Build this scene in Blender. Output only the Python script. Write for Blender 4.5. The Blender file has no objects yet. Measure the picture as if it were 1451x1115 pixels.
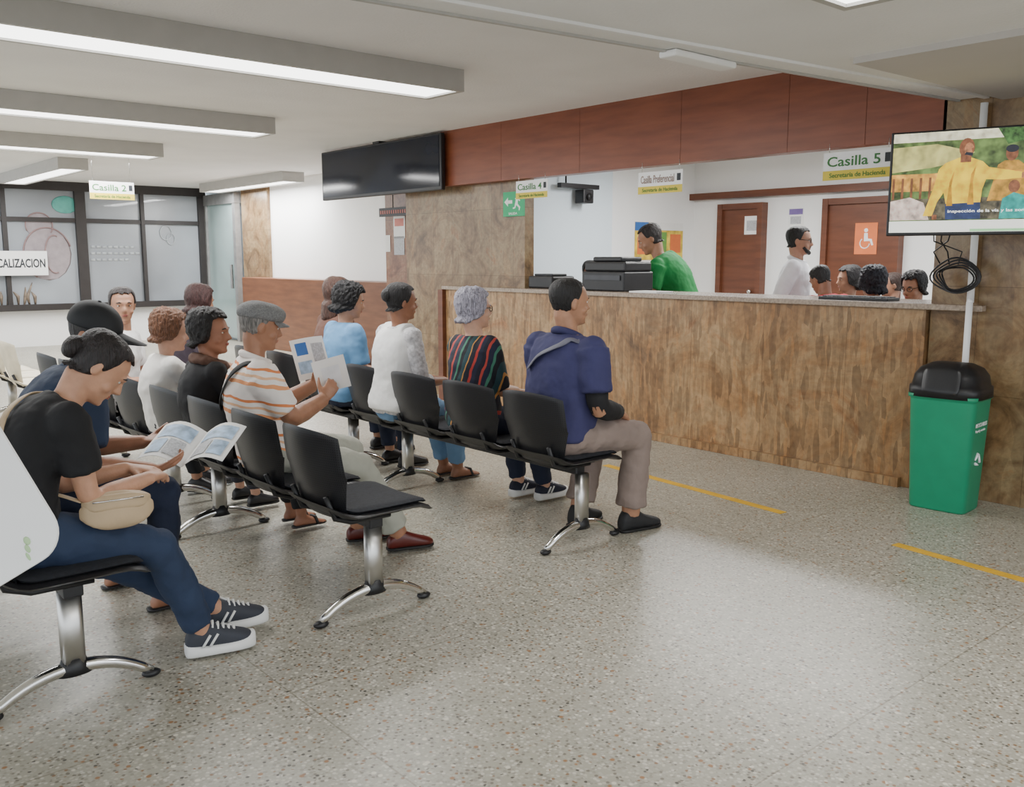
import bpy, bmesh, math, random
from mathutils import Vector, Matrix
random.seed(7)
V=Vector; PI=math.pi; rad=math.radians
S=bpy.context.scene; COL=S.collection
FP=1300.0; H=1.4; YAW=rad(49.1); TH=math.atan(191/FP)
fw=V((math.cos(YAW),math.sin(YAW),0)); rt=V((math.sin(YAW),-math.cos(YAW),0)); ZZ=V((0,0,1))
CO=V((0,0,H))
def ray(u,v):
    r=(u-725.5)/FP; p=(557.5-v)/FP
    return rt*r+fw*(math.cos(TH)+math.sin(TH)*p)+ZZ*(-math.sin(TH)+math.cos(TH)*p)
def at(u,v,axis,val):
    d=ray(u,v); return CO+d*((val-CO[axis])/d[axis])
def atd(u,v,s): return CO+ray(u,v)*s
cam=bpy.data.cameras.new('camera'); co=bpy.data.objects.new('camera',cam); COL.objects.link(co)
co.location=CO; co.rotation_euler=(PI/2-TH,0,YAW-PI/2); cam.sensor_width=36; cam.lens=36*FP/1451; cam.clip_start=.05
S.camera=co
def srgb(r,g,b):
    f=lambda c:(c/255/12.92) if c/255<=.04045 else ((c/255+.055)/1.055)**2.4
    return (f(r),f(g),f(b),1)
class MB:
    def __init__(s): s.v=[]; s.f=[]
    def add(s,vs,fs):
        n=len(s.v); s.v+= [tuple(p) for p in vs]; s.f+=[tuple(i+n for i in f) for f in fs]; return s
    def loft(s,rings,n=20,p=2.0,cap=True):
        vs=[];fs=[]
        for c,ax,ay in rings:
            for i in range(n):
                a=2*PI*i/n; ca=math.cos(a); sa=math.sin(a)
                x=math.copysign(abs(ca)**(2/p),ca); y=math.copysign(abs(sa)**(2/p),sa)
                vs.append(c+ax*x+ay*y)
        m=len(rings)
        for k in range(m-1):
            for i in range(n):
                j=(i+1)%n; fs.append((k*n+i,k*n+j,(k+1)*n+j,(k+1)*n+i))
        if cap: fs.append(tuple(range(n-1,-1,-1))); fs.append(tuple((m-1)*n+i for i in range(n)))
        return s.add(vs,fs)
    def tube(s,pts,rads,n=12,flat=1.0,upv=None,cap=True):
        pts=[V(p) for p in pts]
        if not hasattr(rads,'__len__'): rads=[rads]*len(pts)
        rings=[]; prev=None
        for i,p in enumerate(pts):
            if i==0: t=pts[1]-p
            elif i==len(pts)-1: t=p-pts[i-1]
            else: t=(pts[i+1]-p).normalized()+(p-pts[i-1]).normalized()
            t=t.normalized() if t.length>1e-9 else V((0,0,1))
            if prev is None:
                prev=V(upv) if upv else (V((0,0,1)) if abs(t.z)<.9 else V((1,0,0)))
            a=prev-t*prev.dot(t)
            if a.length<1e-6: a=t.orthogonal()
            a.normalize(); b=t.cross(a); prev=a
            rings.append((p,a*rads[i]*flat,b*rads[i]))
        return s.loft(rings,n,2.0,cap)
    def ell(s,c,rx,ry,rz,M=None,n=16):
        c=V(c); vs=[];fs=[];m=n//2
        for k in range(1,m):
            ph=PI*k/m
            for i in range(n):
                a=2*PI*i/n; q=V((rx*math.sin(ph)*math.cos(a),ry*math.sin(ph)*math.sin(a),rz*math.cos(ph)))
                vs.append(c+q)
        vs.append(c+V((0,0,rz))); vs.append(c-V((0,0,rz)))
        T=len(vs)-2;B=T+1
        for k in range(m-2):
            for i in range(n):
                j=(i+1)%n; fs.append((k*n+i,(k+1)*n+i,(k+1)*n+j,k*n+j))
        for i in range(n):
            j=(i+1)%n; fs.append((T,i,j)); fs.append((B,(m-2)*n+j,(m-2)*n+i))
        if M is not None: vs=[M@p for p in vs]
        return s.add(vs,fs)
    def bx(s,x0,x1,y0,y1,z0,z1,M=None):
        vs=[V((x,y,z)) for x in(x0,x1) for y in(y0,y1) for z in(z0,z1)]
        if M is not None: vs=[M@p for p in vs]
        return s.add(vs,[(0,1,3,2),(4,6,7,5),(0,4,5,1),(2,3,7,6),(0,2,6,4),(1,5,7,3)])
    def prism(s,poly,z0,z1,M=None):
        n=len(poly); vs=[V((x,y,z0)) for x,y in poly]+[V((x,y,z1)) for x,y in poly]
        if M is not None: vs=[M@p for p in vs]
        fs=[tuple(range(n-1,-1,-1)),tuple(range(n,2*n))]+[(i,(i+1)%n,n+(i+1)%n,n+i) for i in range(n)]
        return s.add(vs,fs)
    def cushion(s,sx,sy,th,M=None,k=.25,fn=None,n=14,e=6):
        vs=[];fs=[];N=n+1
        for side in (1,-1):
            for i in range(N):
                for j in range(N):
                    a=-1+2*i/n; b=-1+2*j/n
                    a=math.sin(a*PI/2)*.5+a*.5; b=math.sin(b*PI/2)*.5+b*.5
                    x=a*math.sqrt(max(0,1-b*b*b*b*k)); y=b*math.sqrt(max(0,1-a*a*a*a*k))
                    m=max(abs(a),abs(b)); t=math.sqrt(max(0,1-m**e))
                    p=V((x*sx/2,y*sy/2,side*th/2*t))
                    if fn: p=fn(p)
                    if M is not None: p=M@p
                    vs.append(p)
        for side in range(2):
            o=side*N*N
            for i in range(n):
                for j in range(n):
                    q=(o+i*N+j,o+(i+1)*N+j,o+(i+1)*N+j+1,o+i*N+j+1); fs.append(q if side==0 else q[::-1])
        return s.add(vs,fs)
    def build(s,name,mat,parent=None,smooth=True,vox=0,sm=0,bev=0,sub=0,disp=None,merge=False,loc=None):
        me=bpy.data.meshes.new(name); me.from_pydata(s.v,[],s.f)
        b=bmesh.new(); b.from_mesh(me)
        if merge: bmesh.ops.remove_doubles(b,verts=b.verts,dist=1e-5)
        bmesh.ops.recalc_face_normals(b,faces=b.faces); b.to_mesh(me); b.free()
        for p in me.polygons: p.use_smooth=smooth
        me.materials.append(mat)
        o=bpy.data.objects.new(name,me); COL.objects.link(o)
        if parent: o.parent=parent
        if loc: o.location=loc
        if bev:
            m=o.modifiers.new('b','BEVEL'); m.width=bev; m.segments=2; m.limit_method='ANGLE'
        if vox:
            m=o.modifiers.new('r','REMESH'); m.mode='VOXEL'; m.voxel_size=vox; m.use_smooth_shade=True
        if sub:
            m=o.modifiers.new('s','SUBSURF'); m.levels=sub; m.render_levels=sub
        if sm:
            m=o.modifiers.new('sm','SMOOTH'); m.factor=.5; m.iterations=sm
        if disp:
            tex=DT.get(disp[0]) 
            if tex is None:
                tex=bpy.data.textures.new('clouds','CLOUDS'); tex.noise_scale=disp[0]; tex.noise_depth=2; DT[disp[0]]=tex
            m=o.modifiers.new('d','DISPLACE'); m.texture=tex; m.strength=disp[1]; m.mid_level=.4; m.texture_coords='LOCAL'
        return o
DT={}
def tag(o,label,cat,group=None,kind=None):
    o['label']=label; o['category']=cat
    if group:o['group']=group
    if kind:o['kind']=kind
    return o
def thing(name,label,cat,loc=(0,0,0),rz=0,group=None):
    o=bpy.data.objects.new(name,None); COL.objects.link(o); o.location=loc; o.rotation_euler=(0,0,rz); o.empty_display_size=.1
    return tag(o,label,cat,group)
def struct(name,mb,mat,parent=None,smooth=False,**k):
    o=mb.build(name,mat,parent,smooth=smooth,**k)
    if not parent:o['kind']='structure'
    return o
# ---------------------------------------------------------------- materials
def newmat(name):
    m=bpy.data.materials.new(name); m.use_nodes=True; nt=m.node_tree; return m,nt,nt.nodes['Principled BSDF']
def node(nt,t,**k):
    n=nt.nodes.new(t)
    for a,b in k.items(): setattr(n,a,b)
    return n
def coords(nt,scale=(1,1,1)):
    tc=node(nt,'ShaderNodeTexCoord'); mp=node(nt,'ShaderNodeMapping'); mp.inputs['Scale'].default_value=scale
    nt.links.new(tc.outputs['Object'],mp.inputs[0]); return mp.outputs[0]
def ramp(nt,fac,stops,const=False):
    r=node(nt,'ShaderNodeValToRGB'); cr=r.color_ramp
    if const: cr.interpolation='CONSTANT'
    while len(cr.elements)<len(stops): cr.elements.new(.5)
    for e,(p,c) in zip(cr.elements,stops): e.position=p; e.color=c
    nt.links.new(fac,r.inputs[0]); return r.outputs[0]
def mixc(nt,fac,a,b,mode='MIX'):
    n=node(nt,'ShaderNodeMix',data_type='RGBA',blend_type=mode)
    for i,x in ((0,fac),(6,a),(7,b)):
        if isinstance(x,(int,float)) or isinstance(x,tuple): n.inputs[i].default_value=x
        else: nt.links.new(x,n.inputs[i])
    return n.outputs[2]
def bump(nt,b,h,strength=.3,dist=.01):
    n=node(nt,'ShaderNodeBump'); n.inputs['Strength'].default_value=strength; n.inputs['Distance'].default_value=dist
    nt.links.new(h,n.inputs['Height']); nt.links.new(n.outputs[0],b.inputs['Normal'])
def M(name,col,rough=.6,metal=0,var=.12,scale=9,bm=0,bs=40,emit=0,spec=.5,coat=0,msc=(1,1,1)):
    m,nt,b=newmat(name); b.inputs['Roughness'].default_value=rough; b.inputs['Metallic'].default_value=metal
    b.inputs['Specular IOR Level'].default_value=spec; b.inputs['Coat Weight'].default_value=coat
    c=coords(nt,msc); n=node(nt,'ShaderNodeTexNoise'); n.inputs['Scale'].default_value=scale; nt.links.new(c,n.inputs[0])
    k=tuple(x*(1-var) for x in col[:3])+(1,); l=tuple(min(1,x*(1+var)) for x in col[:3])+(1,)
    o=ramp(nt,n.outputs[0],[(.3,k),(.7,l)]); nt.links.new(o,b.inputs['Base Color'])
    if bm:
        n2=node(nt,'ShaderNodeTexNoise'); n2.inputs['Scale'].default_value=bs; n2.inputs['Detail'].default_value=4; nt.links.new(c,n2.inputs[0]); bump(nt,b,n2.outputs[0],bm,.01)
    if emit:
        nt.links.new(o,b.inputs['Emission Color']); b.inputs['Emission Strength'].default_value=emit
    return m
def terrazzo():
    m,nt,b=newmat('terrazzo'); c=coords(nt)
    vo=node(nt,'ShaderNodeTexVoronoi'); vo.inputs['Scale'].default_value=88; nt.links.new(c,vo.inputs[0])
    sp=node(nt,'ShaderNodeSeparateColor'); nt.links.new(vo.outputs['Color'],sp.inputs[0])
    chip=ramp(nt,sp.outputs[0],[(0,srgb(180,176,164)),(.3,srgb(154,150,138)),(.52,srgb(203,199,188)),(.7,srgb(126,120,108)),(.82,srgb(192,187,173)),(.92,srgb(144,112,84)),(.97,srgb(84,80,74))],True)
    edge=ramp(nt,vo.outputs['Distance'],[(.35,(0,0,0,1)),(.6,(1,1,1,1))])
    base=mixc(nt,edge,chip,srgb(170,166,153))
    v2=node(nt,'ShaderNodeTexVoronoi'); v2.inputs['Scale'].default_value=36; nt.links.new(c,v2.inputs[0])
    s2=node(nt,'ShaderNodeSeparateColor'); nt.links.new(v2.outputs['Color'],s2.inputs[0])
    pick=ramp(nt,s2.outputs[1],[(0,(0,0,0,1)),(.74,(1,1,1,1))],True)
    near=ramp(nt,v2.outputs['Distance'],[(.2,(1,1,1,1)),(.33,(0,0,0,1))])
    mm=node(nt,'ShaderNodeMath',operation='MULTIPLY'); nt.links.new(pick,mm.inputs[0]); nt.links.new(near,mm.inputs[1])
    big=ramp(nt,s2.outputs[2],[(0,srgb(158,118,82)),(.3,srgb(104,98,91)),(.6,srgb(216,211,196))],True)
    base=mixc(nt,mm.outputs[0],base,big)
    n=node(nt,'ShaderNodeTexNoise'); n.inputs['Scale'].default_value=.9; n.inputs['Detail'].default_value=3; nt.links.new(c,n.inputs[0])
    sh=ramp(nt,n.outputs[0],[(.3,(.84,.84,.81,1)),(.7,(1,1,1,1))]); base=mixc(nt,1.0,base,sh,'MULTIPLY')
    br=node(nt,'ShaderNodeTexBrick'); br.offset=0; br.inputs['Scale'].default_value=1; br.inputs['Mortar Size'].default_value=.003; br.inputs['Brick Width'].default_value=1.3; br.inputs['Row Height'].default_value=1.3
    br.inputs['Color1'].default_value=br.inputs['Color2'].default_value=(1,1,1,1); br.inputs['Mortar'].default_value=(.72,.7,.66,1); nt.links.new(c,br.inputs[0])
    base=mixc(nt,1.0,base,br.outputs[0],'MULTIPLY')
    nt.links.new(base,b.inputs['Base Color']); b.inputs['Roughness'].default_value=.31; b.inputs['Specular IOR Level'].default_value=.38; return m
def stone(name,sc,cols,big=1.2,bs=.5,tiles=None,lo=.62,dist=0,rough=.38):
    m,nt,b=newmat(name); c=coords(nt,sc); c1=coords(nt)
    vo=node(nt,'ShaderNodeTexVoronoi'); vo.inputs['Scale'].default_value=1; vo.inputs['Randomness'].default_value=.85; nt.links.new(c,vo.inputs[0])
    sp=node(nt,'ShaderNodeSeparateColor'); nt.links.new(vo.outputs['Color'],sp.inputs[0])
    n=node(nt,'ShaderNodeTexNoise'); n.inputs['Scale'].default_value=big; n.inputs['Detail'].default_value=8; n.inputs['Roughness'].default_value=.7; n.inputs['Distortion'].default_value=dist; nt.links.new(c1,n.inputs[0])
    a=ramp(nt,n.outputs[0],[(.3,cols[0]),(.45,cols[1]),(.58,cols[2]),(.72,cols[3])])
    t=ramp(nt,sp.outputs[0],[(0,(lo,lo*.97,lo*.95,1)),(.5,(.88,.87,.85,1)),(.85,(1.0,1.0,1.0,1)),(1,(1.0,.9,.78,1))])
    col=mixc(nt,1.0,a,t,'MULTIPLY')
    n3=node(nt,'ShaderNodeTexNoise'); n3.inputs['Scale'].default_value=26; n3.inputs['Detail'].default_value=5; nt.links.new(c1,n3.inputs[0])
    col=mixc(nt,1.0,col,ramp(nt,n3.outputs[0],[(.35,(.78,.78,.79,1)),(.6,(1,1,1,1))]),'MULTIPLY')
    if tiles:
        sx=node(nt,'ShaderNodeSeparateXYZ'); nt.links.new(c1,sx.inputs[0])
        ad=node(nt,'ShaderNodeMath',operation='ADD'); nt.links.new(sx.outputs[0],ad.inputs[0]); nt.links.new(sx.outputs[1],ad.inputs[1])
        cb=node(nt,'ShaderNodeCombineXYZ'); nt.links.new(ad.outputs[0],cb.inputs[0]); nt.links.new(sx.outputs[2],cb.inputs[1])
        br=node(nt,'ShaderNodeTexBrick'); br.offset=0; br.inputs['Scale'].default_value=1; br.inputs['Mortar Size'].default_value=.0018; br.inputs['Brick Width'].default_value=tiles[0]; br.inputs['Row Height'].default_value=tiles[1]
        br.inputs['Color1'].default_value=(1,1,1,1); br.inputs['Color2'].default_value=(.84,.83,.82,1); br.inputs['Mortar'].default_value=(.5,.46,.42,1); nt.links.new(cb.outputs[0],br.inputs[0])
        col=mixc(nt,1.0,col,br.outputs[0],'MULTIPLY')
    nt.links.new(col,b.inputs['Base Color']); b.inputs['Roughness'].default_value=rough
    bump(nt,b,sp.outputs[0],bs,.012); return m
def stripes(name,axis,freq,stops,rough=.8):
    m,nt,b=newmat(name); c=coords(nt); sx=node(nt,'ShaderNodeVectorMath',operation='DOT_PRODUCT'); sx.inputs[1].default_value=axis
    nt.links.new(c,sx.inputs[0])
    n4=node(nt,'ShaderNodeTexNoise'); n4.inputs['Scale'].default_value=9; nt.links.new(c,n4.inputs[0])
    ma=node(nt,'ShaderNodeMath',operation='MULTIPLY_ADD'); ma.inputs[1].default_value=.035; nt.links.new(n4.outputs[0],ma.inputs[0]); nt.links.new(sx.outputs['Value'],ma.inputs[2])
    mu=node(nt,'ShaderNodeMath',operation='MULTIPLY'); mu.inputs[1].default_value=freq; nt.links.new(ma.outputs[0],mu.inputs[0])
    fr=node(nt,'ShaderNodeMath',operation='FRACT'); nt.links.new(mu.outputs[0],fr.inputs[0])
    n2=node(nt,'ShaderNodeTexNoise'); n2.inputs['Scale'].default_value=14; nt.links.new(c,n2.inputs[0]); bump(nt,b,n2.outputs[0],.4,.012)
    nt.links.new(ramp(nt,fr.outputs[0],stops,True),b.inputs['Base Color']); b.inputs['Roughness'].default_value=rough; return m
def wood(name,c0,c1,rough=.35):
    m,nt,b=newmat(name); c=coords(nt,(1,1.2,9)); n=node(nt,'ShaderNodeTexNoise'); n.inputs['Scale'].default_value=2; n.inputs['Detail'].default_value=5; nt.links.new(c,n.inputs[0])
    nt.links.new(ramp(nt,n.outputs[0],[(.3,c0),(.7,c1)]),b.inputs['Base Color']); b.inputs['Roughness'].default_value=rough; return m
mFloor=terrazzo()
mCeil=M('ceiling_paint',srgb(238,237,236),.9,var=.03,scale=2,bm=.3,bs=60)
mCeilShade=M('soffit_shade',srgb(194,189,184),.9,var=.03,scale=2)  # ceiling white made greyer, shade put into the colour
mWhite=M('white_paint',srgb(246,246,245),.75,var=.02,scale=1.5)
mPale=M('pale_blue_paint',srgb(214,226,234),.7,var=.02,scale=1.5)
mStrip=stone('stone_strips',(8,40,7),[srgb(124,98,72),srgb(168,128,86),srgb(184,152,112),srgb(160,110,68)],1.9,.9,(.62,3.0),.56,.8)
mStone=stone('stone_panel',(3,14,4),[srgb(92,72,50),srgb(138,110,78),srgb(158,136,102),srgb(152,106,66)],2.6,.06,(.31,.62),.82,1.6,.28)
mStoneR=stone('stone_red',(3,12,4),[srgb(110,72,52),srgb(146,102,76),srgb(158,122,94),srgb(134,90,64)],2.6,.06,(.31,.62),.84,1.2,.28)
mFascia=wood('fascia_wood',srgb(118,60,36),srgb(138,76,48),.42)
mWood=wood('door_wood',srgb(92,52,34),srgb(112,66,44),.4)
mWain=wood('wainscot_wood',srgb(104,64,42),srgb(128,82,55),.4)
mGran=M('counter_granite',srgb(156,140,124),.25,var=.25,scale=60)
mChrome=M('chrome',(.72,.71,.69,1),.14,1,var=.02)
mSteel=M('brushed_steel',(.62,.61,.59,1),.32,1,var=.05)
mBlk=M('black_plastic',(.012,.012,.014,1),.42,var=.2,bm=.05)
mBlkF=M('black_fabric',(.014,.016,.022,1),.85,var=.3,scale=60,bm=.3,bs=300)
def slots():
    m,nt,b=newmat('black_perforated_plastic'); c=coords(nt,(1,110,110))
    vo=node(nt,'ShaderNodeTexVoronoi'); vo.inputs['Scale'].default_value=1; vo.inputs['Randomness'].default_value=0; vo.voronoi_dimensions='2D'
    sx=node(nt,'ShaderNodeSeparateXYZ'); nt.links.new(c,sx.inputs[0]); cb=node(nt,'ShaderNodeCombineXYZ'); nt.links.new(sx.outputs[1],cb.inputs[0]); nt.links.new(sx.outputs[2],cb.inputs[1]); nt.links.new(cb.outputs[0],vo.inputs[0])
    nt.links.new(ramp(nt,vo.outputs['Distance'],[(.22,(.003,.003,.004,1)),(.32,(.018,.018,.021,1))]),b.inputs['Base Color']); b.inputs['Roughness'].default_value=.42; return m
mSlot=slots()
mBeige=M('beige_plastic',srgb(222,210,184),.5)
mFrame=M('dark_frame',srgb(40,36,36),.5)
mGlassF=M('frosted_glass',srgb(146,152,159),.3,var=.25,scale=.8,coat=.3)
mGreenGl=M('door_glass',srgb(150,170,170),.15,var=.2,scale=1)
mAlu=M('aluminium',srgb(150,150,150),.4,.5)
mLampG=M('light_housing',srgb(180,178,174),.55,var=.03)
mTube=M('lamp_glow',(1,1,.97,1),.5,var=0,emit=5)
mPaper=M('paper',srgb(240,240,238),.7,var=.02)
mYel=M('yellow_tape',srgb(222,174,48),.55,var=.12)
mGreenT=M('green_print',srgb(60,120,60),.6,var=.03); mYB=M('yellow_print',srgb(222,200,70),.6,var=.03)
mExit=M('exit_green',srgb(20,150,96),.5,var=.03,emit=.3)
mWhP=M('white_print',srgb(246,246,246),.6,var=.01); mBkP=M('dark_print',srgb(40,44,50),.6,var=.02)
mOr=M('orange_print',srgb(226,120,66),.6,var=.05); mBl=M('blue_print',srgb(60,110,180),.6,var=.1)
mPink=M('pink_print',srgb(206,128,118),.6,var=.1)
def text(s,name,mat,parent,O,R,U,width=None,height=None,th=.0015,bold=.012):
    cu=bpy.data.curves.new('t','FONT'); cu.body=s; cu.size=1; cu.extrude=.01; cu.offset=bold; cu.resolution_u=3
    o=bpy.data.objects.new('t',cu); COL.objects.link(o); bpy.context.view_layer.update()
    me=bpy.data.meshes.new_from_object(o.evaluated_get(bpy.context.evaluated_depsgraph_get()))
    bpy.data.objects.remove(o)
    xs=[v.co.x for v in me.vertices]; ys=[v.co.y for v in me.vertices]
    cx=(min(xs)+max(xs))/2; cy=(min(ys)+max(ys))/2; w=max(xs)-min(xs); h=max(ys)-min(ys)
    sx=(width/w) if width else height/h; sy=(height/h) if height else sx
    R=V(R).normalized();U=V(U).normalized();N=R.cross(U)
    for v in me.vertices:
        x,y,z=v.co; v.co=V(O)+R*((x-cx)*sx)+U*((y-cy)*sy)+N*(th if z>0 else 0)
    me.materials.clear(); me.materials.append(mat); me.name=name
    ob=bpy.data.objects.new(name,me); COL.objects.link(ob)
    if parent: ob.parent=parent
    return ob
def FM(O,R,U):
    R=V(R).normalized();U=V(U).normalized();N=R.cross(U); O=V(O)
    return Matrix(((R.x,U.x,N.x,O.x),(R.y,U.y,N.y,O.y),(R.z,U.z,N.z,O.z),(0,0,0,1)))
NX=((0,-1,0),(0,0,1))
NY=((1,0,0),(0,0,1))
# ================================================================ ROOM
CZ=2.62
struct('floor',MB().bx(-9,12,-9,17,-.1,0),mFloor)
struct('ceiling',MB().bx(-3,12,2.3,17,CZ,CZ+.1),mCeil)
struct('ceiling',MB().prism([(-3,3.5),(5.5,2.45),(5.5,-1.6),(-3,-1.6)],2.30,2.6),mCeil)
struct('trim_1',MB().prism([(-3,3.35),(5.5,2.30),(5.5,2.27),(-3,3.32)],2.288,2.302),mCeil)
struct('trim_2',MB().prism([(-3,3.49),(5.5,2.45),(5.5,2.43),(-3,3.47)],2.29,2.302),mLampG)
struct('trim_3',MB().prism([(4.0,2.26),(5.5,2.2),(5.5,-1),(4.0,-1)],2.272,2.302),mCeilShade)  # grey slab standing in for the shaded part of the soffit
struct('wall_back',MB().bx(-3,7.0,16.2,16.4,0,.63),mWhite)
struct('wall_back_office',MB().bx(9.7,9.9,-1,8,0,CZ),mWhite)
struct('wall_office_side',MB().bx(5.75,9.7,7.6,7.75,0,CZ),mWhite)
struct('trim_4',MB().bx(5.75,8.05,7.5,7.6,0,CZ),mPale)
struct('trim_5',MB().bx(9.6,9.7,2.5,7.6,2.14,2.22),mWood)
struct('wall_right',MB().bx(5.5,5.95,-2.5,2.52,0,2.62),mStone)
struct('wall_pier',MB().bx(5.62,5.73,6.31,8.2,0,2.62),mStone)
struct('wall_column',MB().bx(6.3,6.85,8.3,9.64,0,2.62),mStoneR)
struct('wall_far_side',MB().bx(6.85,7.0,9.5,14.0,0,2.62),mWhite)
struct('wall_far_column',MB().bx(6.8,7.0,13.8,14.75,0,2.62),mStone)
struct('wall_far_return',MB().bx(6.85,7.0,14.75,16.3,0,2.62),mPale)
struct('trim_6',MB().bx(6.55,6.85,9.66,14.3,0,1.10),mWain,bev=.01)
mb=MB(); ys=[2.5,3.0,3.55,4.45,5.5,6.5,7.42]
for a,b in zip(ys[:-1],ys[1:]): mb.bx(5.5,5.61,a+.0015,b-.0015,2.10,CZ)
mb.bx(5.504,5.6,2.51,7.41,2.105,CZ-.01)
struct('trim_7',mb,mFascia)
mb=MB()
def wx(u): return at(u,340,1,16.2).x
X0=wx(-60)
for u,w in ((-60,.1),(5,.07),(113,.16),(200,.06),(284,.14)):
    mb.bx(wx(u)-w/2,wx(u)+w/2,16.05,16.2,.6,2.6)
mb.bx(X0,wx(288),16.04,16.21,.58,.68); mb.bx(X0,wx(288),16.04,16.21,2.48,2.62); mb.bx(X0,wx(288),16.07,16.18,1.98,2.05)
win=struct('window_1',mb,mFrame)
MB().bx(X0,wx(288),16.12,16.15,.62,2.6).build('pane',mGlassF,win,smooth=False)
def ring_pts(c,rx,rz,n=24,a0=0,a1=2*PI,y=16.10): return [V((c[0]+rx*math.cos(a0+(a1-a0)*i/n),y,c[1]+rz*math.sin(a0+(a1-a0)*i/n))) for i in range(n+1)]
mDec=M('decal_red',srgb(146,118,118),.6); mDecT=M('decal_teal',srgb(84,160,150),.6); mDecG=M('decal_grey',srgb(176,181,186),.6)
p=at(68,360,1,16.1); MB().ell((p.x,16.118,p.z),.36,.004,.42).ell((p.x-.1,16.118,p.z+.45),.2,.004,.2).build('decal',M('decal_rose',srgb(150,140,144),.6),win)
mb=MB(); mb.tube(ring_pts((p.x,p.z),.36,.42,30,.3,4.2),.010,6); mb.tube(ring_pts((p.x-.1,p.z+.45),.2,.2,24,-.6,3.6),.009,6); mb.tube(ring_pts((p.x+.1,p.z),.14,.3,20,1.2,5),.009,6)
mb.build('decal',mDec,win)
p=at(92,290,1,16.1); MB().ell((p.x,16.11,p.z),.2,.01,.14).build('decal',mDecT,win)
mb=MB()
for k,(a,b) in enumerate(((-.4,.3),(-.4,.42),(-.4,.2))):
    p=at(165,350+k*9,1,16.1)
    for i in range(9):
        if a+i*.09<b: mb.bx(p.x+a+i*.09,p.x+a+i*.09+.065,16.11,16.118,p.z-.02,p.z+.02)
p=at(235,330,1,16.1); mb.tube(ring_pts((p.x,p.z),.10,.12,24),.007,6); mb.tube(ring_pts((p.x+.08,p.z-.1),.07,.1,24),.006,6)
mb.build('decal',mDecG,win)
mb=MB()
for k in range(7):
    p=at(2+k*8,422,1,16.1); mb.tube([(p.x,16.112,p.z-.12),(p.x+.03*math.sin(k*2.1),16.112,p.z+.02),(p.x+.07*math.sin(k*1.7),16.112,p.z+.10+.07*(k%3))],[.012,.028,.006],6)
mb.build('decal',M('decal_plants',srgb(118,104,90),.6,var=.5,scale=12),win)
dr=struct('door_1',MB().bx(6.7,6.8,14.8,14.9,0,2.4).bx(6.7,6.8,16.0,16.1,0,2.4).bx(6.69,6.81,14.79,16.11,2.32,2.5),mAlu)
MB().bx(6.74,6.77,14.9,16.0,.05,2.32).build('pane',mGreenGl,dr,smooth=False)
MB().bx(6.66,6.7,14.95,14.99,.9,1.3).build('handle',mChrome,dr,smooth=False)
def odoor(n,u0,u1,vt):
    a=at(u0,vt,0,9.68); b=at(u1,vt,0,9.68); y0,y1=b.y,a.y
    d=struct('door_%d'%n,MB().bx(9.62,9.69,y0,y1,0,2.0),mWood)
    MB().bx(9.58,9.7,y0-.07,y0,0,2.07).bx(9.58,9.7,y1,y1+.07,0,2.07).bx(9.585,9.695,y0,y1,2.0,2.07).build('frame',mWood,d,smooth=False)
    MB().ell((9.59,y0+.08,1.0),.03,.03,.03).build('handle',mChrome,d); return d
odoor(2,1030,1080,290); odoor(3,1180,1274,283)
cn=thing('service_counter','long service counter faced in brown stone strips with granite top','counter',(5.45,4.9,0))
def rel(mb,o):
    L=o.location; mb.v=[(x-L.x,y-L.y,z-L.z) for x,y,z in mb.v]; return mb
mb=MB().bx(5.46,5.61,2.53,7.3,0,1.10).bx(5.61,5.9,2.54,6.29,.2,1.095); rel(mb,cn).build('stone_front',mStrip,cn,smooth=False)
mb=MB().bx(5.42,5.47,2.62,7.29,0,.06); rel(mb,cn).build('plinth',mStrip,cn,smooth=False)
mb=MB().bx(5.435,6.0,2.53,6.30,1.10,1.135).bx(5.435,5.615,6.30,7.34,1.10,1.135).bx(5.435,5.495,2.2,2.53,1.10,1.135); rel(mb,cn).build('granite_top',mGran,cn,smooth=False,bev=.005)
mb=MB().bx(5.42,5.61,7.305,7.38,0,1.099); rel(mb,cn).build('end_panel',mWood,cn,smooth=False)
yy=at(1384,300,0,5.46).y
tag(MB().tube([(5.46,yy,1.15),(5.46,yy,2.26)],.02,12).tube([(5.405,yy-.02,.60),(5.405,yy-.02,1.155)],.018,12).tube([(5.405,yy-.02,1.155),(5.46,yy,1.16)],.016,10).build('conduit_pipe',mWhite),'white vertical conduit running down the stone wall beside the screen','pipe')
def fixture(x0,x1,y0,y1,label,pw,z=2.48,h=.139):
    cx,cy=(x0+x1)/2,(y0+y1)/2
    t=thing('ceiling_light',label,'ceiling light',(cx,cy,z),0,'fluorescent ceiling lights')
    X=(x1-x0)/2;Y=(y1-y0)/2
    MB().bx(-X,X,-Y,-Y+.03,0,h).bx(-X,X,Y-.03,Y,0,h).bx(-X,-X+.04,-Y+.03,Y-.03,0,h).bx(X-.04,X,-Y+.03,Y-.03,0,h).build('housing',mLampG,t,smooth=False)
    MB().bx(-X+.04,X-.04,-Y+.03,Y-.03,.012,h*.45).build('diffuser',mTube,t,smooth=False)
    l=bpy.data.lights.new('lamp','AREA'); l.shape='RECTANGLE'; l.size=(x1-x0)-.1; l.size_y=(y1-y0)-.08; l.energy=pw; l.color=(1,.995,.985)
    lo=bpy.data.objects.new('lamp',l); COL.objects.link(lo); lo.parent=t; lo.location=(0,0,-.004)
fixture(.2,3.84,4.91,5.31,'nearest and largest long fluorescent ceiling light above waiting rows',90)
fixture(.2,3.86,7.62,8.0,'second long fluorescent ceiling light, behind the nearest one',95)
fixture(.2,3.80,10.1,10.5,'third long fluorescent ceiling light from the front',105)
fixture(3.3,3.65,12.2,15.2,'short-looking fluorescent light at far left before the glazed partition',115)
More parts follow.
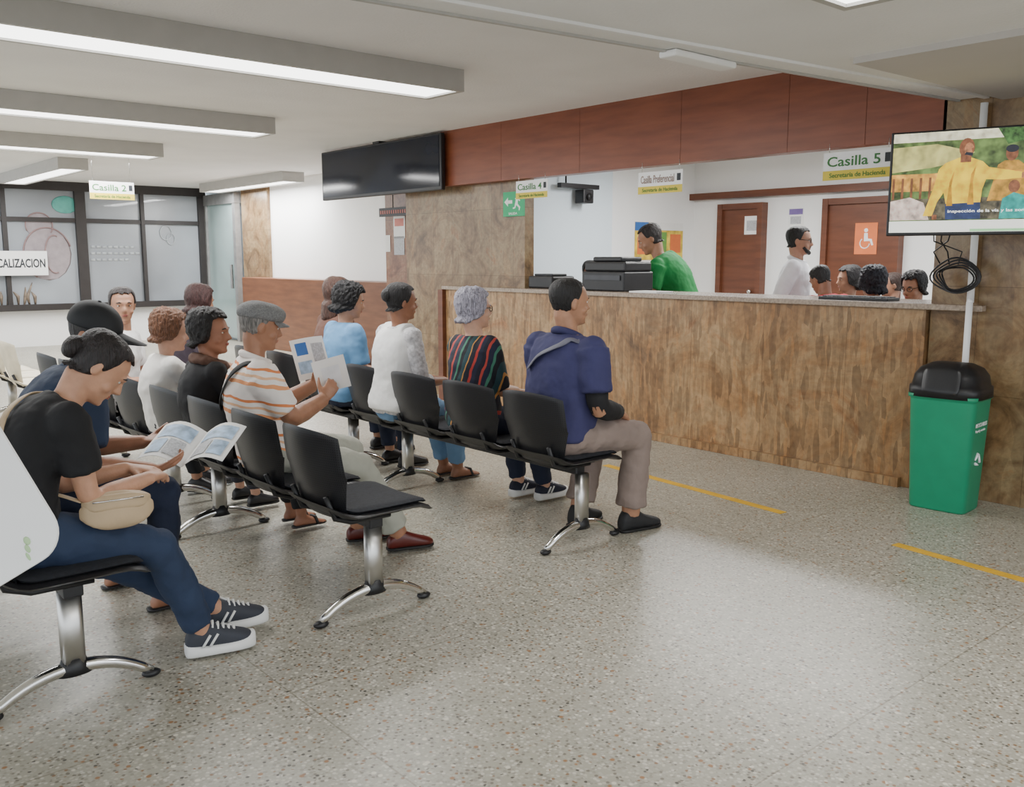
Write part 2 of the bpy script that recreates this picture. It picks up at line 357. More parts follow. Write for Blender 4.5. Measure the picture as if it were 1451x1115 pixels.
fixture(6.2,6.55,12.1,15.0,'fluorescent light over the wooden wainscot, right of the third light',150)
q=at(1168,2,2,2.27)
fixture(q.x-.13,q.x+.13,q.y-.62,q.y,'ceiling light on the dropped soffit at top edge of photo',16,z=2.26,h=.039)
fixture(1.0,3.4,-.9,-.5,'added unseen soffit light behind the viewpoint, brightening the front',34,z=2.2,h=.099)  # added lamp, out of view, brightens the near end of the hall
fixture(7.4,7.8,3.5,6.5,'added unseen ceiling light brightening the office behind the counter',140,z=2.5,h=.119)  # added fixture hidden above the fascia, lights the office interior
t=tag(MB().bx(-.22,.22,-.05,.05,0,.03).build('smoke_vent',mWhite,None,smooth=False,bev=.01),'small flat white fitting on the soffit','vent'); q=at(990,93,2,2.26); t.location=(q.x,q.y,2.268)
w=bpy.data.worlds.new('world'); S.world=w; w.use_nodes=True
w.node_tree.nodes['Background'].inputs[0].default_value=(.88,.94,1,1); w.node_tree.nodes['Background'].inputs[1].default_value=2.35
# ================================================================ BEAM SEATS
def bench(X,ys,label,beige=False,post=-.06):
    y0=ys[0]; t=thing('beam_seat',label,'beam seat',(X,y0,0),0,'beam seats in the waiting rows')
    yr=[y-y0 for y in ys]
    MB().bx(-.03,.03,yr[0]-.12,yr[-1]+.12,.355,.405).build('beam',mBlk,t,smooth=False,bev=.005)
    for y in (yr[0]+post,yr[-1]+post):
        leg=MB().loft([(V((0,y,.09)),V((.036,0,0)),V((0,.026,0))),(V((0,y,.36)),V((.036,0,0)),V((0,.026,0)))],20,3).build('leg',mSteel,t)
        pts=[];rr=[]
        for i in range(17):
            a=-1+2*i/16; pts.append(V((a*.24,y,.022+.085*(1-abs(a)**2.2)))); rr.append(.016+.008*(1-abs(a)))
        MB().tube(pts,rr,12,upv=(0,0,1)).build('foot_bar',mChrome,leg)
        MB().loft([(V((0,y,.085)),V((.055,0,0)),V((0,.03,0))),(V((0,y,.105)),V((.05,0,0)),V((0,.03,0))),(V((0,y,.14)),V((.037,0,0)),V((0,.027,0)))],16).build('collar',mBlk,leg)
        for sx in (-1,1):
            MB().ell((sx*.24,y,.014),.032,.022,.014).build('glide',mBlk,leg)
    mat=mBeige if beige else mSlot
    for y in yr:
        def fs(p,y=y):
            x=p.x; z=p.z
            z+= -.045*max(0,(x-.12)/.12)**2*(1 if x>.12 else 0)+ .05*max(0,(-x-.13)/.1)**2*(1 if x<-.13 else 0)-.012*(1-(p.y/.23)**2)
            return V((x,p.y+y,.443+z))
        st=MB().cushion(.46,.45,.022,fn=fs,k=.16,e=12).build('seat',mBeige if beige else mBlk,t)
        if not beige:
            def fs2(p,y=y):
                q=fs(p,y); return q+V((.015,0,.018))
            MB().cushion(.40,.41,.026,fn=fs2,k=.2).build('seat_pad',mBlkF,st)
        def fb(p,y=y):
            w=1.0+.26*min(0,(p.x)/.18) if p.x<0 else 1-.02*(p.x/.2)
            yy=p.y*w; a=.2
            x=-.205-(p.x+.18)*math.sin(a)+p.z+.05*(yy/.22)**2 + .05*((p.x-.02)/.2)**2*.4
            return V((x,y+yy,.60+p.x*math.cos(a)-.02*(yy/.22)**2*(1 if p.x>0 else 0)))
        MB().cushion(.36,.45,.009,fn=fb,k=.06,n=18,e=18).build('backrest',mat,t)
        mb=MB()
        for sy in (-1,1):
            mb.tube([(.06,y+sy*.12,.40),(-.12,y+sy*.13,.405),(-.19,y+sy*.13,.43),(-.226,y+sy*.13,.52)],.011,8)
        mb.bx(-.12,.12,y-.1,y+.1,.395,.425)
        mb.build('bracket',mBlk,t)
    return t
bench(.76,[3.08+.49*i for i in range(4)],'black four-place beam seat at left where the woman in black T-shirt sits')
bench(1.88,[3.10+.49*i for i in range(4)],'black beam seat with the empty end place, under the man in striped shirt',post=-.09)
bench(3.13,[3.22+.50*i for i in range(4)],'black beam seat nearest the counter, under the man in navy polo',post=-.13)
bench(1.88,[5.16+.52*i for i in range(4)],'black beam seat farther back, under the woman in white looking back')
bench(3.13,[5.28+.52*i for i in range(3)],'farther black beam seat by the counter, under the brown-haired person')
bench(1.9,[7.9,8.42,8.94],'beige plastic beam seat far back at left by the partition',True)
# ================================================================ PEOPLE
SK=[(0.000,.050,.022,.018),(.012,.045,.040,.034),(.035,.028,.064,.050),(.06,.014,.078,.058),(.09,.006,.087,.066),(.115,0,.093,.071),(.145,-.004,.097,.075),(.17,-.007,.094,.073),(.19,-.009,.083,.066),(.207,-.011,.064,.053),(.219,-.012,.04,.034),(.225,-.012,.015,.013)]
def skull(z):
    if z<=SK[0][0]: return SK[0][1:]
    for a,b in zip(SK[:-1],SK[1:]):
        if z<=b[0]:
            t=(z-a[0])/(b[0]-a[0]); return tuple(a[i]+(b[i]-a[i])*t for i in (1,2,3))
    return SK[-1][1:]
def sstep(a,b,x):
    t=max(0,min(1,(x-a)/(b-a))); return t*t*(3-2*t)
def hairgrid(HM,s,zf,zs,zb,th,n=64,rows=20,ths=None,flat=0):
    ths=th if ths is None else ths
    vs=[];fs=[]
    for r in range(rows+1):
        for i in range(n):
            ph=2*PI*i/n; c=math.cos(ph)
            if c>.6: zm=zf
            elif c>.15: zm=zs+(zf-zs)*sstep(.15,.6,c)
            else: zm=zs+(zb-zs)*sstep(.15,-.45,c)
            zm+=.005*math.sin(ph*23)+.004*math.sin(ph*9)
            k=max(0,(r-1))/(rows-1); z=zm+(.2245-zm)*(math.sin(k*PI/2))
            tt=th*(1-.4*max(0,c))
            if c<.3: tt=th+(ths-th)*sstep(.18,.1,z)
            if r==0: tt=-.014
            elif r==1: tt*=.75
            if r>1: tt+=.0018*math.sin(ph*21+4*math.sin(z*40))
            cx,rx,ry=skull(max(z,.055))
            if z<.055 : rx=.07; cx=-.03; ry=.062
            zz=z+(th-flat)*sstep(.12,.22,z)
            vs.append(HM@(V((cx+(rx+tt)*c,(ry+tt)*math.sin(ph),zz))*s))
    for r in range(rows):
        for i in range(n):
            j=(i+1)%n; fs.append((r*n+i,r*n+j,(r+1)*n+j,(r+1)*n+i))
    fs.append(tuple(rows*n+i for i in range(n)))
    return vs,fs
def ik(a,b,l1,l2,pole):
    d=b-a; L=min(d.length,(l1+l2)*.998); dn=d.normalized(); b=a+dn*L
    x=(l1*l1-l2*l2+L*L)/(2*L); h=math.sqrt(max(l1*l1-x*x,0)); pn=pole-dn*pole.dot(dn); pn.normalize()
    return a+dn*x+pn*h,b
def limb(a,b,c,frac,r,m):
    ks=[0,.5,.9,1.1,1.35,1.7,2.0]; pts=[];rr=[]
    def P(t): return a.lerp(b,t) if t<=1 else b.lerp(c,t-1)
    def Rr(t):
        xs=[0,.5,1,1.35,2]
        for i in range(4):
            if t<=xs[i+1]+1e-9: return r[i]+(r[i+1]-r[i])*(t-xs[i])/(xs[i+1]-xs[i])
    for k in ks:
        if k<frac-.03: pts.append(P(k)); rr.append(Rr(k)+m)
    pts.append(P(frac)); rr.append(Rr(frac)+m)
    return pts,rr
MCACHE={}
def skinmat(c):
    if c not in MCACHE:
        m=M('skin',srgb(*c),.48,var=.10,scale=22,bm=.08,bs=160); MCACHE[c]=m
        b=m.node_tree.nodes['Principled BSDF']; b.inputs['Subsurface Weight'].default_value=.08; b.inputs['Subsurface Scale'].default_value=.01
    return MCACHE[c]
def cloth(c,bm=.25,rough=.85,name='cloth'):
    k=(c,name)
    if k not in MCACHE: MCACHE[k]=M(name,srgb(*c),rough,var=.10,scale=7,bm=bm*1.6,bs=13)
    return MCACHE[k]
def hairm(c):
    k=(c,'h')
    if k not in MCACHE: MCACHE[k]=M('hair',srgb(*c),.5,var=.55,scale=1.6,bm=1.0,bs=1.8,msc=(110,110,14))
    return MCACHE[k]
mEyeW=M('eye_white',srgb(215,208,200),.3,var=0); mIris=M('iris',srgb(30,18,12),.2,var=0)
mSoleW=M('white_sole',srgb(228,228,226),.6,var=.03); mSoleB=M('black_sole',srgb(22,22,22),.6)
def hand(mb,w,d,n,side,curl,s):
    d=d.normalized(); n=(n-d*n.dot(d)).normalized(); l=d.cross(n); th=l*(-side)
    mb.loft([(w-d*.02*s,l*.024*s,n*.02*s),(w+d*.01*s,l*.028*s,n*.017*s),(w+d*.045*s,l*.038*s,n*.015*s),(w+d*.085*s,l*.040*s,n*.012*s)],14,2.6)
    for off,L,cc in ((.030,.070,.9),(.010,.078,1),(-.011,.072,1.1),(-.030,.056,1.25)):
        p=w+d*(.078 if abs(off)<.02 else .072)*s+th*off*s; a=rad(curl*.5)*cc; pts=[p]
        for f in (.45,.3,.25):
            p=p+(d*math.cos(a)+n*math.sin(a)+th*off*1.2).normalized()*L*f*s; pts.append(p); a+=rad(curl)*cc
        mb.tube(pts,[.0098*s,.0092*s,.0082*s,.0062*s],8); mb.ell(pts[-1],.0062*s,.0062*s,.0062*s,n=8)
    p=w+d*.018*s+th*.024*s; pts=[p]; dd=(d*.7+th*.75+n*.25).normalized()
    for f in (.04,.032,.026):
        p=p+dd*f*s; pts.append(p); dd=(dd+d*.35+n*.2).normalized()
    mb.tube(pts,[.014*s,.012*s,.0105*s,.008*s],8); mb.ell(pts[-1],.008*s,.008*s,.008*s,n=8)
def person(label,loc,rz=0,**k):
    g=k.get; s=g('s',1.0); fem=g('fem',False); vox=g('vox',.009); stand=g('stand',False)
    T=thing('person',label,'person',(loc[0],loc[1],loc[2] if len(loc)>2 else 0),rad(rz))
    hz=.9*s if stand else g('seat',.470)+.086
    lg=s if stand else g('lg',max(s,.93))
    l1=rad(g('l1',0)); l2=rad(g('l2',8)); sl=math.sin(rad(g('sl',0))); tw=rad(g('tw',0))
    pel=V((0,0,hz)); d1=V((math.sin(l1),sl,math.cos(l1))).normalized(); d2=V((math.sin(l2),sl*1.3,math.cos(l2))).normalized()
    mid=pel+d1*.25*s; nb=mid+d2*.25*s
    def frame(t):
        c=pel+d1*t*s if t<.25 else mid+d2*(t-.25)*s
        w=sstep(.1,.4,t); d=d1.lerp(d2,w).normalized(); ax=V((d.z,0,-d.x)).normalized(); wy=d.cross(ax).normalized()
        a=tw*max(0,t)/.5; ca,sa=math.cos(a),math.sin(a)
        return c,ax*ca+wy*sa,wy*ca-ax*sa,d
    fat=g('fat',0)
    if fem: prof=[(-.10,.085,.12),(-.05,.115,.165),(.0,.12,.175),(.08,.110,.160),(.16,.102,.145),(.24,.104,.146),(.32,.110,.150),(.39,.100,.152),(.44,.078,.14),(.475,.055,.085),(.50,.045,.055)]
    else: prof=[(-.10,.085,.12),(-.05,.115,.155),(.0,.118,.165),(.08,.11,.158),(.16,.108,.155),(.24,.112,.162),(.32,.118,.172),(.39,.108,.175),(.44,.085,.162),(.475,.058,.1),(.50,.048,.06)]
    def pr(t):
        for a,b in zip(prof[:-1],prof[1:]):
            if t<=b[0]:
                q=(t-a[0])/(b[0]-a[0]); return a[1]+(b[1]-a[1])*q,a[2]+(b[2]-a[2])*q
        return prof[-1][1:]
    def fz(t): return fat*math.exp(-((t-.14)/.15)**2)
    def rings(t0,t1,m):
        ts=[t0]+[p[0] for p in prof if t0+.01<p[0]<t1-.01]+[t1]; out=[]
        for t in ts:
            c,ax,wy,d=frame(t); dx,dw=pr(t); f=fz(t)
            out.append((c+ax*f*.6*s,ax*(dx+f*.7+m)*s,wy*(dw+f*.7+m)*s))
        return out
    def surf(t,ph,m=.02):
        c,ax,wy,d=frame(t); dx,dw=pr(t); f=fz(t); ph=rad(ph)
        return c+ax*f*.6*s+ax*(dx+f*.7+m)*s*math.cos(ph)+wy*(dw+f*.7+m)*s*math.sin(ph)
    c,ax,wy,dd=frame(.44); sw=g('sw',.150 if fem else .172)
    shp={1:c+wy*sw*s-dd*.012*s,-1:c-wy*sw*s-dd*.012*s}
    ank=g('ank',{}) ; legs={}
    for sd in (1,-1):
        hip=pel+V((.01,sd*.085*s,0))
        if stand: a0=V(ank.get(sd,(0.0,sd*.1,.085*s)))
        else: a0=V(ank.get(sd,(.44,sd*.1,.085)))
        kn,a1=ik(hip,a0,.43*lg,.41*lg,V((.8,sd*g('kn',.15),.9)) if not stand else V((1,0,0)))
        legs[sd]=(hip,kn,a1)
    armr=[.048,.044,.036,.038,.025] if fem else [.054,.050,.040,.042,.028]
    armr=[(a+fat*.15)*s for a in armr]
    legr=[(a+fat*.2)*s for a in ([.088,.080,.056,.054,.036] if fem else [.086,.076,.057,.054,.038])]
    wr=g('wr',{}); arms={}
    for sd in (1,-1):
        tgt=V(wr.get(sd,(.28 if not stand else .06,sd*.11 if not stand else sd*.24,hz+.12 if not stand else hz-.03)))
        el,w1=ik(shp[sd],tgt,.285*s,.25*s,V(g('pole',{}).get(sd,(-.35,sd*.35,-1))))
        arms[sd]=(shp[sd],el,w1)
    hp=rad(g('hp',5)); hy=rad(g('hy',0)); hr=rad(g('hr',0))
    nd=V((math.sin(l2*.6+hp*.35),sl,math.cos(l2*.6+hp*.35))).normalized()
    ho=nb+nd*.036*s
    HM=Matrix.Translation(ho)@Matrix.Rotation(hy,4,'Z')@Matrix.Rotation(hp,4,'Y')@Matrix.Rotation(hr,4,'X')
    hs=max(s,.90)*g('hs',1.0)
    body=MB(); top=g('top') is not None
    body.loft(rings(-.10,.455,-.016 if top else 0),24,2.3)
    body.tube([nb-nd*.06*s,nb+nd*.01*s,HM@(V((-.022,0,.045))*hs),HM@(V((-.02,0,.09))*hs)],[.056*s,.052*s,.052*s,.055*s],16)
    for sd in (1,-1):
        a,b,c2=arms[sd]
        body.ell(a,.05*s,.05*s,.05*s); body.tube([nb-dd*.03*s,a],[.04*s,.044*s],12)
        p,r=limb(a,b,c2,2.0,armr,0); body.tube(p,r,14)
        hd=g('hd',{}).get(sd); hd=V(hd) if hd else (c2-b)
        body_n=V(g('hn',{}).get(sd,(0,0,-1)))
        if abs(hd.normalized().dot(body_n))>.95: body_n=V((0,-sd,0))
        hand(body,c2,hd,body_n,sd,g('curl',22),s)
        a,b,c2=legs[sd]
        p,r=limb(a,b,c2,2.0,[x-.008 for x in legr[:3]]+legr[3:],0); body.tube(p,r,16); body.ell(b,legr[2]-.008,legr[2]-.008,legr[2]-.008)
        fa=rad(g('foot',{}).get(sd,0)); FD=V((math.cos(fa),math.sin(fa),0)); FL=V((-FD.y,FD.x,0)); gz=c2.z-.085*s
        pz=V((c2.x,c2.y,gz))
        body.loft([(pz+FD*x*s+ZZ*h*.5*s,FL*w*s,ZZ*h*.48*s) for x,w,h in ((-.055,.018,.045),(-.035,.03,.08),(0,.032,.10),(.05,.034,.075),(.1,.04,.05),(.14,.042,.035),(.168,.034,.026),(.18,.015,.02))],14)
    if fem:
        c,ax,wy,d=frame(.31)
        for sd in (1,-1): body.ell(c+ax*.06*s+wy*sd*.062*s,.05*s,.052*s,.052*s)
    body.loft([(HM@(V((cx,0,z))*hs),(HM.to_3x3()@V((rx,0,0)))*hs,(HM.to_3x3()@V((0,ry,0)))*hs) for z,cx,rx,ry in SK],28,2.1)
    E=lambda c,rx,ry,rz,mb=body,n=12: mb.ell(V(c)*hs,rx*hs,ry*hs,rz*hs,M=HM,n=n)
    Tb=lambda pts,r,mb=body,n=8: mb.tube([HM@(V(p)*hs) for p in pts],[x*hs for x in r],n)
    Tb([(.088,0,.128),(.1,0,.105),(.112,0,.086),(.100,0,.078)],[.008,.010,.0125,.009],n=10)
    E((.098,.011,.081),.009,.008,.007); E((.098,-.011,.081),.009,.008,.007)
    Tb([(.082,-.045,.134),(.093,-.015,.133),(.093,.015,.133),(.082,.045,.134)],[.008,.010,.010,.008])
    E((.055,.038,.075),.028,.024,.022); E((.055,-.038,.075),.028,.024,.022)
    E((.088,0,.054),.012,.026,.012); E((.078,0,.018),.02,.022,.016)
    for sd in (1,-1):
        E((-.012,sd*.074,.105),.018,.009,.031); E((-.006,sd*.078,.118),.014,.008,.014)
    body.build('body',skinmat(g('skin',(186,140,110))),T,vox=vox,sm=2 if vox<.0075 else 1)
    for sd in (1,-1):
        e=MB(); E((.0815,sd*.031,.116),.0055,.0115,.0052,e); eo=e.build('eye',mEyeW,T)
        e=MB(); E((.0858,sd*.030,.116),.0026,.0048,.0048,e); e.build('iris',mIris,eo)
        e=MB(); Tb([(.096,sd*.014,.133),(.094,sd*.03,.138),(.084,sd*.048,.133)],[.003,.0045,.002],e,6); e.build('eyebrow',hairm(g('hair',(22,18,18))),T)
    e=MB(); E((.0965,0,.0565),.006,.021,.0042,e); E((.0955,0,.0495),.006,.018,.005,e); e.build('lips',skinmat(g('lip',(164,98,86))),T)
    m=g('sm_',.014); sl_f=g('sleeve',.62); sh=MB()
    if top:
        sh.loft(rings(g('hem',-.06),.487,m),28,2.3)
        for sd in (1,-1):
            a,b,c2=arms[sd]; sh.ell(a,(.054+m)*s,(.054+m)*s,(.054+m)*s); sh.tube([nb-dd*.05*s,a],[.05*s,(.05+m*.5)*s],14)
            if sl_f>0:
                p,r=limb(a,b,c2,sl_f,armr,(m+(.010 if sl_f<1 else 0))*s); sh.tube(p,r,16)
        if fem:
            c,ax,wy,d=frame(.31)
            for sd in (1,-1): sh.ell(c+ax*.07*s+wy*sd*.062*s,.058*s,.062*s,.062*s)
        so=sh.build('shirt',g('top'),T,vox=max(vox,.008),sm=6,disp=(.09,.018))
    if g('vest'):
        ve=MB().loft(rings(-.04,.47,m+.014),28,2.3)
        for sd in (1,-1): ve.tube([nb-dd*.05*s,arms[sd][0].lerp(nb,.25)],[.06*s,.072*s],14)
        ve.build('vest',g('vest'),T,vox=.008,sm=5,disp=(.09,.012))
    if g('collar'):
        cb=MB(); pts=[]
        for i in range(21):
            a=rad(20+320*i/20); pts.append(nb-nd*.012*s+V((math.cos(a)*.066*s+.004,math.sin(a)*.066*s,-.028*s*math.cos(a))))
        cb.tube(pts,[.019*s]*21,8,flat=1,upv=(0,0,1)); cb.build('collar',g('collar'),T)
    pm=g('pants')
    if pm is not None:
        pb=MB(); pf=g('pf',1.88); pb.loft(rings(-.105,.06,.004),24,2.3)
        for sd in (1,-1):
            a,b,c2=legs[sd]; lr=[legr[0],legr[1],legr[2],legr[3]*1.0,max(legr[4],g('cuff',.045)*s)]
            p,r=limb(a,b,c2,pf,lr,.010*s); pb.tube(p,r,18); pb.ell(b,(legr[2]+.010*s),(legr[2]+.010*s),(legr[2]+.010*s))
        pb.build('trousers',pm,T,vox=max(vox,.008),sm=5,disp=(.06,.018))
    st=g('shoe','leather'); smt=g('shoem',cloth((28,26,28),0,.4,'shoe_leather'))
    for sd in (1,-1):
        c2=legs[sd][2]; fa=rad(g('foot',{}).get(sd,0)); FD=V((math.cos(fa),math.sin(fa),0)); FL=V((-FD.y,FD.x,0)); pz=V((c2.x,c2.y,c2.z-.085*s))
        f=.95 if fem else 1.0
        if st=='sandal':
            so=MB().loft([(pz+FD*x*s*f+ZZ*.008,FL*w*s,ZZ*.009) for x,w in ((-.07,.02),(-.05,.035),(0,.036),(.06,.038),(.12,.045),(.16,.042),(.185,.025))],14).build('shoe',smt,T)
            MB().tube([pz+FD*.1*s+FL*.046*s+ZZ*.01,pz+FD*.09*s+FL*.03*s+ZZ*.06*s,pz+FD*.09*s-FL*.03*s+ZZ*.06*s,pz+FD*.1*s-FL*.046*s+ZZ*.01],.008,8).build('strap',smt,so)
            continue
        hh=1.25 if st=='boot' else 1
        sec=((-.072,.022,.05),(-.06,.034,.075*hh),(-.02,.040,.105*hh),(.02,.041,.105*hh),(.06,.042,.085),(.1,.047,.068),(.14,.048,.055),(.17,.042,.046),(.19,.028,.036),(.2,.012,.026))
        up0=.020 if st=='sneaker' else 0
        so=MB().loft([(pz+FD*x*s*f+ZZ*(h*.5+.006+up0)*s,FL*w*s,ZZ*h*.5*s) for x,w,h in sec],18,2.5).build('shoe',smt,T,sub=1)
        sol=mSoleW if st=='sneaker' else mSoleB
        if st=='sneaker':
            MB().loft([(pz+FD*(x*1.04)*s*f+ZZ*(.022+.007*(abs(x-.05)/.12)**2)*s,FL*(w+.008)*s,ZZ*(.022+.007*(abs(x-.05)/.12)**2)*s) for x,w,h in sec],18,3.2).build('sole',sol,so,sub=1)
            lb=MB()
            for i in range(5):
                x=.03+i*.02; h=.119-i*.009; lb.tube([pz+FD*x*s+FL*.028*s+ZZ*(h-.010)*s,pz+FD*(x+.006)*s+ZZ*(h+.008)*s,pz+FD*x*s-FL*.028*s+ZZ*(h-.010)*s],.0055,6)
            lb.tube([pz+FD*.03*s+ZZ*.125*s,pz+FD*.0*s+FL*.03*s+ZZ*.137*s,pz+FD*.03*s+FL*.045*s+ZZ*.107*s],.004,6)
            lb.build('laces',mSoleW,so)
            for sy in (1,-1):
                for q0 in (0,.028):
                    sb=MB().tube([pz+FD*(q0-.01)*s+FL*sy*.044*s+ZZ*.045*s,pz+FD*(.02+q0)*s+FL*sy*.041*s+ZZ*.088*s],.005,6); sb.build('side_stripe',mSoleW,so)
        else:
            MB().loft([(pz+FD*x*s*f+ZZ*.009*s,FL*(w+.004)*s,ZZ*.009*s) for x,w,h in sec],18,3.2).build('sole',sol,so)
    st=g('style','short'); hc=hairm(g('hair',(22,18,18)))
    if st!='none':
        a={'short':(.188,.12,.055,.010,None,(.03,.005)),'crop':(.192,.13,.07,.006,None,(.02,.003)),'bun':(.186,.115,.05,.011,None,(.03,.005)),'bob':(.185,.05,.01,.02,.03,(.035,.012)),
           'curly':(.180,.05,.02,.024,.034,(.014,.030)),'puff':(.182,.085,.035,.020,.024,(.016,.018)),'long':(.187,.03,-.08,.016,.026,(.04,.010))}[st]
        hb=MB(); vs,fs=hairgrid(HM,hs,a[0],a[1],a[2],a[3],ths=a[4]); hb.add(vs,fs)
        if st=='bun': hb.ell(V(g('bunpos',(-.115,0,.12)))*hs,.036*hs,.045*hs,.045*hs,M=HM)
        hb.build('hair',hc,T,sub=1,disp=a[5])
    if g('beard'):
        e=MB()
        Tb([(.045,-.056,.06),(.075,-.035,.03),(.09,0,.018),(.075,.035,.03),(.045,.056,.06)],[.012,.016,.018,.016,.012],e); E((.098,0,.066),.006,.024,.005,e)
        e.build('beard',hc,T)
    def visor(x0,x1,w,z0,z1,par,cm):
        e=MB(); vs=[];fs=[];n=8
        for kk in (0,1):
            for i in range(n+1):
                for j in range(n+1):
                    a_=-1+2*j/n; b_=i/n; yy_=a_*w*(1-.25*b_); xx=x0-.03*a_*a_+ (x1-x0)*b_*math.sqrt(max(0,1-(a_**2)*.75)); zz_=z0+(z1-z0)*b_-.014*a_*a_-.004*kk
                    vs.append(HM@(V((xx,yy_,zz_))*hs))
        for kk in (0,1):
            for i in range(n):
                for j in range(n):
                    o_=kk*(n+1)*(n+1); fs.append((o_+i*(n+1)+j,o_+(i+1)*(n+1)+j,o_+(i+1)*(n+1)+j+1,o_+i*(n+1)+j+1))
        e.add(vs,fs).build('cap_visor',cm,par)
    if g('cap')=='flat':
        cm=g('capm'); e=MB(); 
        e.loft([(HM@(V((cx,0,z))*hs),(HM.to_3x3()@V((rx,0,0)))*hs,(HM.to_3x3()@V((0,ry,0)))*hs) for z,cx,rx,ry in ((.142,-.006,.103,.082),(.150,-.004,.112,.090),(.172,.0,.120,.098),(.196,.004,.116,.094),(.214,.004,.095,.078),(.228,.0,.06,.05),(.232,-.0,.02,.02))],30,2.1)
        co_=e.build('cap',cm,T,sub=1,disp=(.05,.008)); visor(.08,.150,.072,.158,.138,co_,cm)
    if g('cap')=='ball':
        cm=g('capm'); e=MB()
        e.loft([(HM@(V((cx,0,z))*hs),(HM.to_3x3()@V((rx,0,0)))*hs,(HM.to_3x3()@V((0,ry,0)))*hs) for z,cx,rx,ry in ((.135,-.006,.106,.085),(.150,-.006,.108,.087),(.175,-.008,.106,.086),(.205,-.010,.093,.076),(.228,-.012,.07,.058),(.241,-.012,.04,.033),(.245,-.012,.01,.01))],30,2.1)
        co_=e.build('cap',cm,T,sub=1); visor(.085,.210,.072,.152,.138,co_,cm)
        e=MB(); e.ell(V((-.012,0,.246))*hs,.008*hs,.008*hs,.004*hs,M=HM,n=8); e.build('cap_button',cm,co_)
    if g('glasses'):
        e=MB()
        for sd in (1,-1):
            e.tube([HM@(V((.097-.1*abs(.03*math.cos(a)+.032)*1.0+.004,sd*(.032+.022*math.cos(a)),.115+.017*math.sin(a)))*hs) for a in [2*PI*i/16 for i in range(17)]],.0022,6)
            e.tube([HM@(V((.088,sd*.055,.12))*hs),HM@(V((.0,sd*.078,.122))*hs)],.0022,6)
        e.build('glasses',mBlk,T)
    if g('scarf'):
        e=MB(); e.tube([nb+V((math.cos(a)*.085*s,math.sin(a)*.1*s,-.02*s-.03*s*math.cos(a)))for a in [2*PI*i/20 for i in range(21)]],.036*s,10)
        e.tube([nb+V((.09*s,.03,-.05*s)),surf(.3,20,.04),surf(.18,20,.04)],[.035*s,.035*s,.02*s],10); e.build('scarf',g('scarf'),T,vox=.01,sm=4,disp=(.03,.015))
    if g('strap'):
        sm2,pts,wd=g('strap'); P=[surf(t,ph,m+.015) for t,ph in pts]; Q=[]
        for i in range(len(P)-1):
            p0=P[max(i-1,0)];p1=P[i];p2=P[i+1];p3=P[min(i+2,len(P)-1)]
            for j in range(5):
                t=j/5; Q.append(.5*((2*p1)+(p2-p0)*t+(2*p0-5*p1+4*p2-p3)*t*t+(3*p1-p0-3*p2+p3)*t**3))
        Q.append(P[-1]); e=MB(); ctr=mid
        rg=[]
        for i,p in enumerate(Q):
            tt=(Q[min(i+1,len(Q)-1)]-Q[max(i-1,0)]).normalized(); o_=(p-ctr); o_=(o_-tt*o_.dot(tt)).normalized(); b_=tt.cross(o_); rg.append((p,o_*.004,b_*wd))
        e.loft(rg,10); e.build('bag_strap',sm2,T)
    if g('armcover'):
        sd,mt=g('armcover'); a,b,c2=arms[sd]
        pts=[a.lerp(b,.62),a.lerp(b,.9)]+[b.lerp(c2,t) for t in (.12,.4,.7,.95)]
        MB().tube(pts,[armr[1]+.005,armr[2]+.006,armr[2]+.007,armr[3]+.006,armr[3]*.85+.005,armr[4]+.006],14).build('arm_sleeve',mt,T,sm=1)
    return T
denim=cloth((40,54,80),.3,.85,'denim'); dnavy=cloth((32,40,62),.3); blk=cloth((24,24,27),.3)
# --- row A
person('woman in black T-shirt and blue jeans bending forward on the nearest left seat',(.64,3.10),0,s=.92,lg=.96,fem=True,vox=.006,l1=8,l2=40,hp=46,hy=-10,
    skin=(196,148,120),hair=(30,22,22),style='bun',bunpos=(-.105,0,.11),top=blk,sleeve=.62,pants=denim,shoe='sneaker',shoem=cloth((54,57,66),.1,.7,'sneaker'),
    ank={-1:(.56,-.04,.085),1:(.70,.08,.085)},foot={-1:-12,1:-5},wr={-1:(.40,-.06,.68),1:(.38,.08,.69)},hd={-1:(.5,.7,-.1),1:(.7,-.5,-.1)},pole={-1:(-.6,-.3,-1),1:(-.6,.3,-1)},
    strap=(cloth((196,172,140),0,.6,'strap'),[(.485,120),(.44,150),(.34,190),(.22,225),(.1,255),(.0,285)],.011))
person('man in navy shirt and black cap reading a magazine beside woman in black',(.83,3.66),0,s=.96,lg=1,vox=.006,l1=14,l2=36,hp=18,hy=-42,skin=(160,112,86),hair=(30,26,26),style='crop',
    top=cloth((34,48,72),.3),collar=cloth((34,48,72),.3),sleeve=.75,pants=dnavy,cap='ball',capm=cloth((26,28,32),.1,.7,'cap'),
    ank={-1:(.43,-.06,.085),1:(.37,.32,.085)},wr={-1:(.35,-.26,.62),1:(.41,.00,.68)},hd={-1:(.8,.25,.1),1:(.8,-.4,.1)},hn={-1:(0,.3,1),1:(0,-.3,1)},curl=30,shoe='sandal')
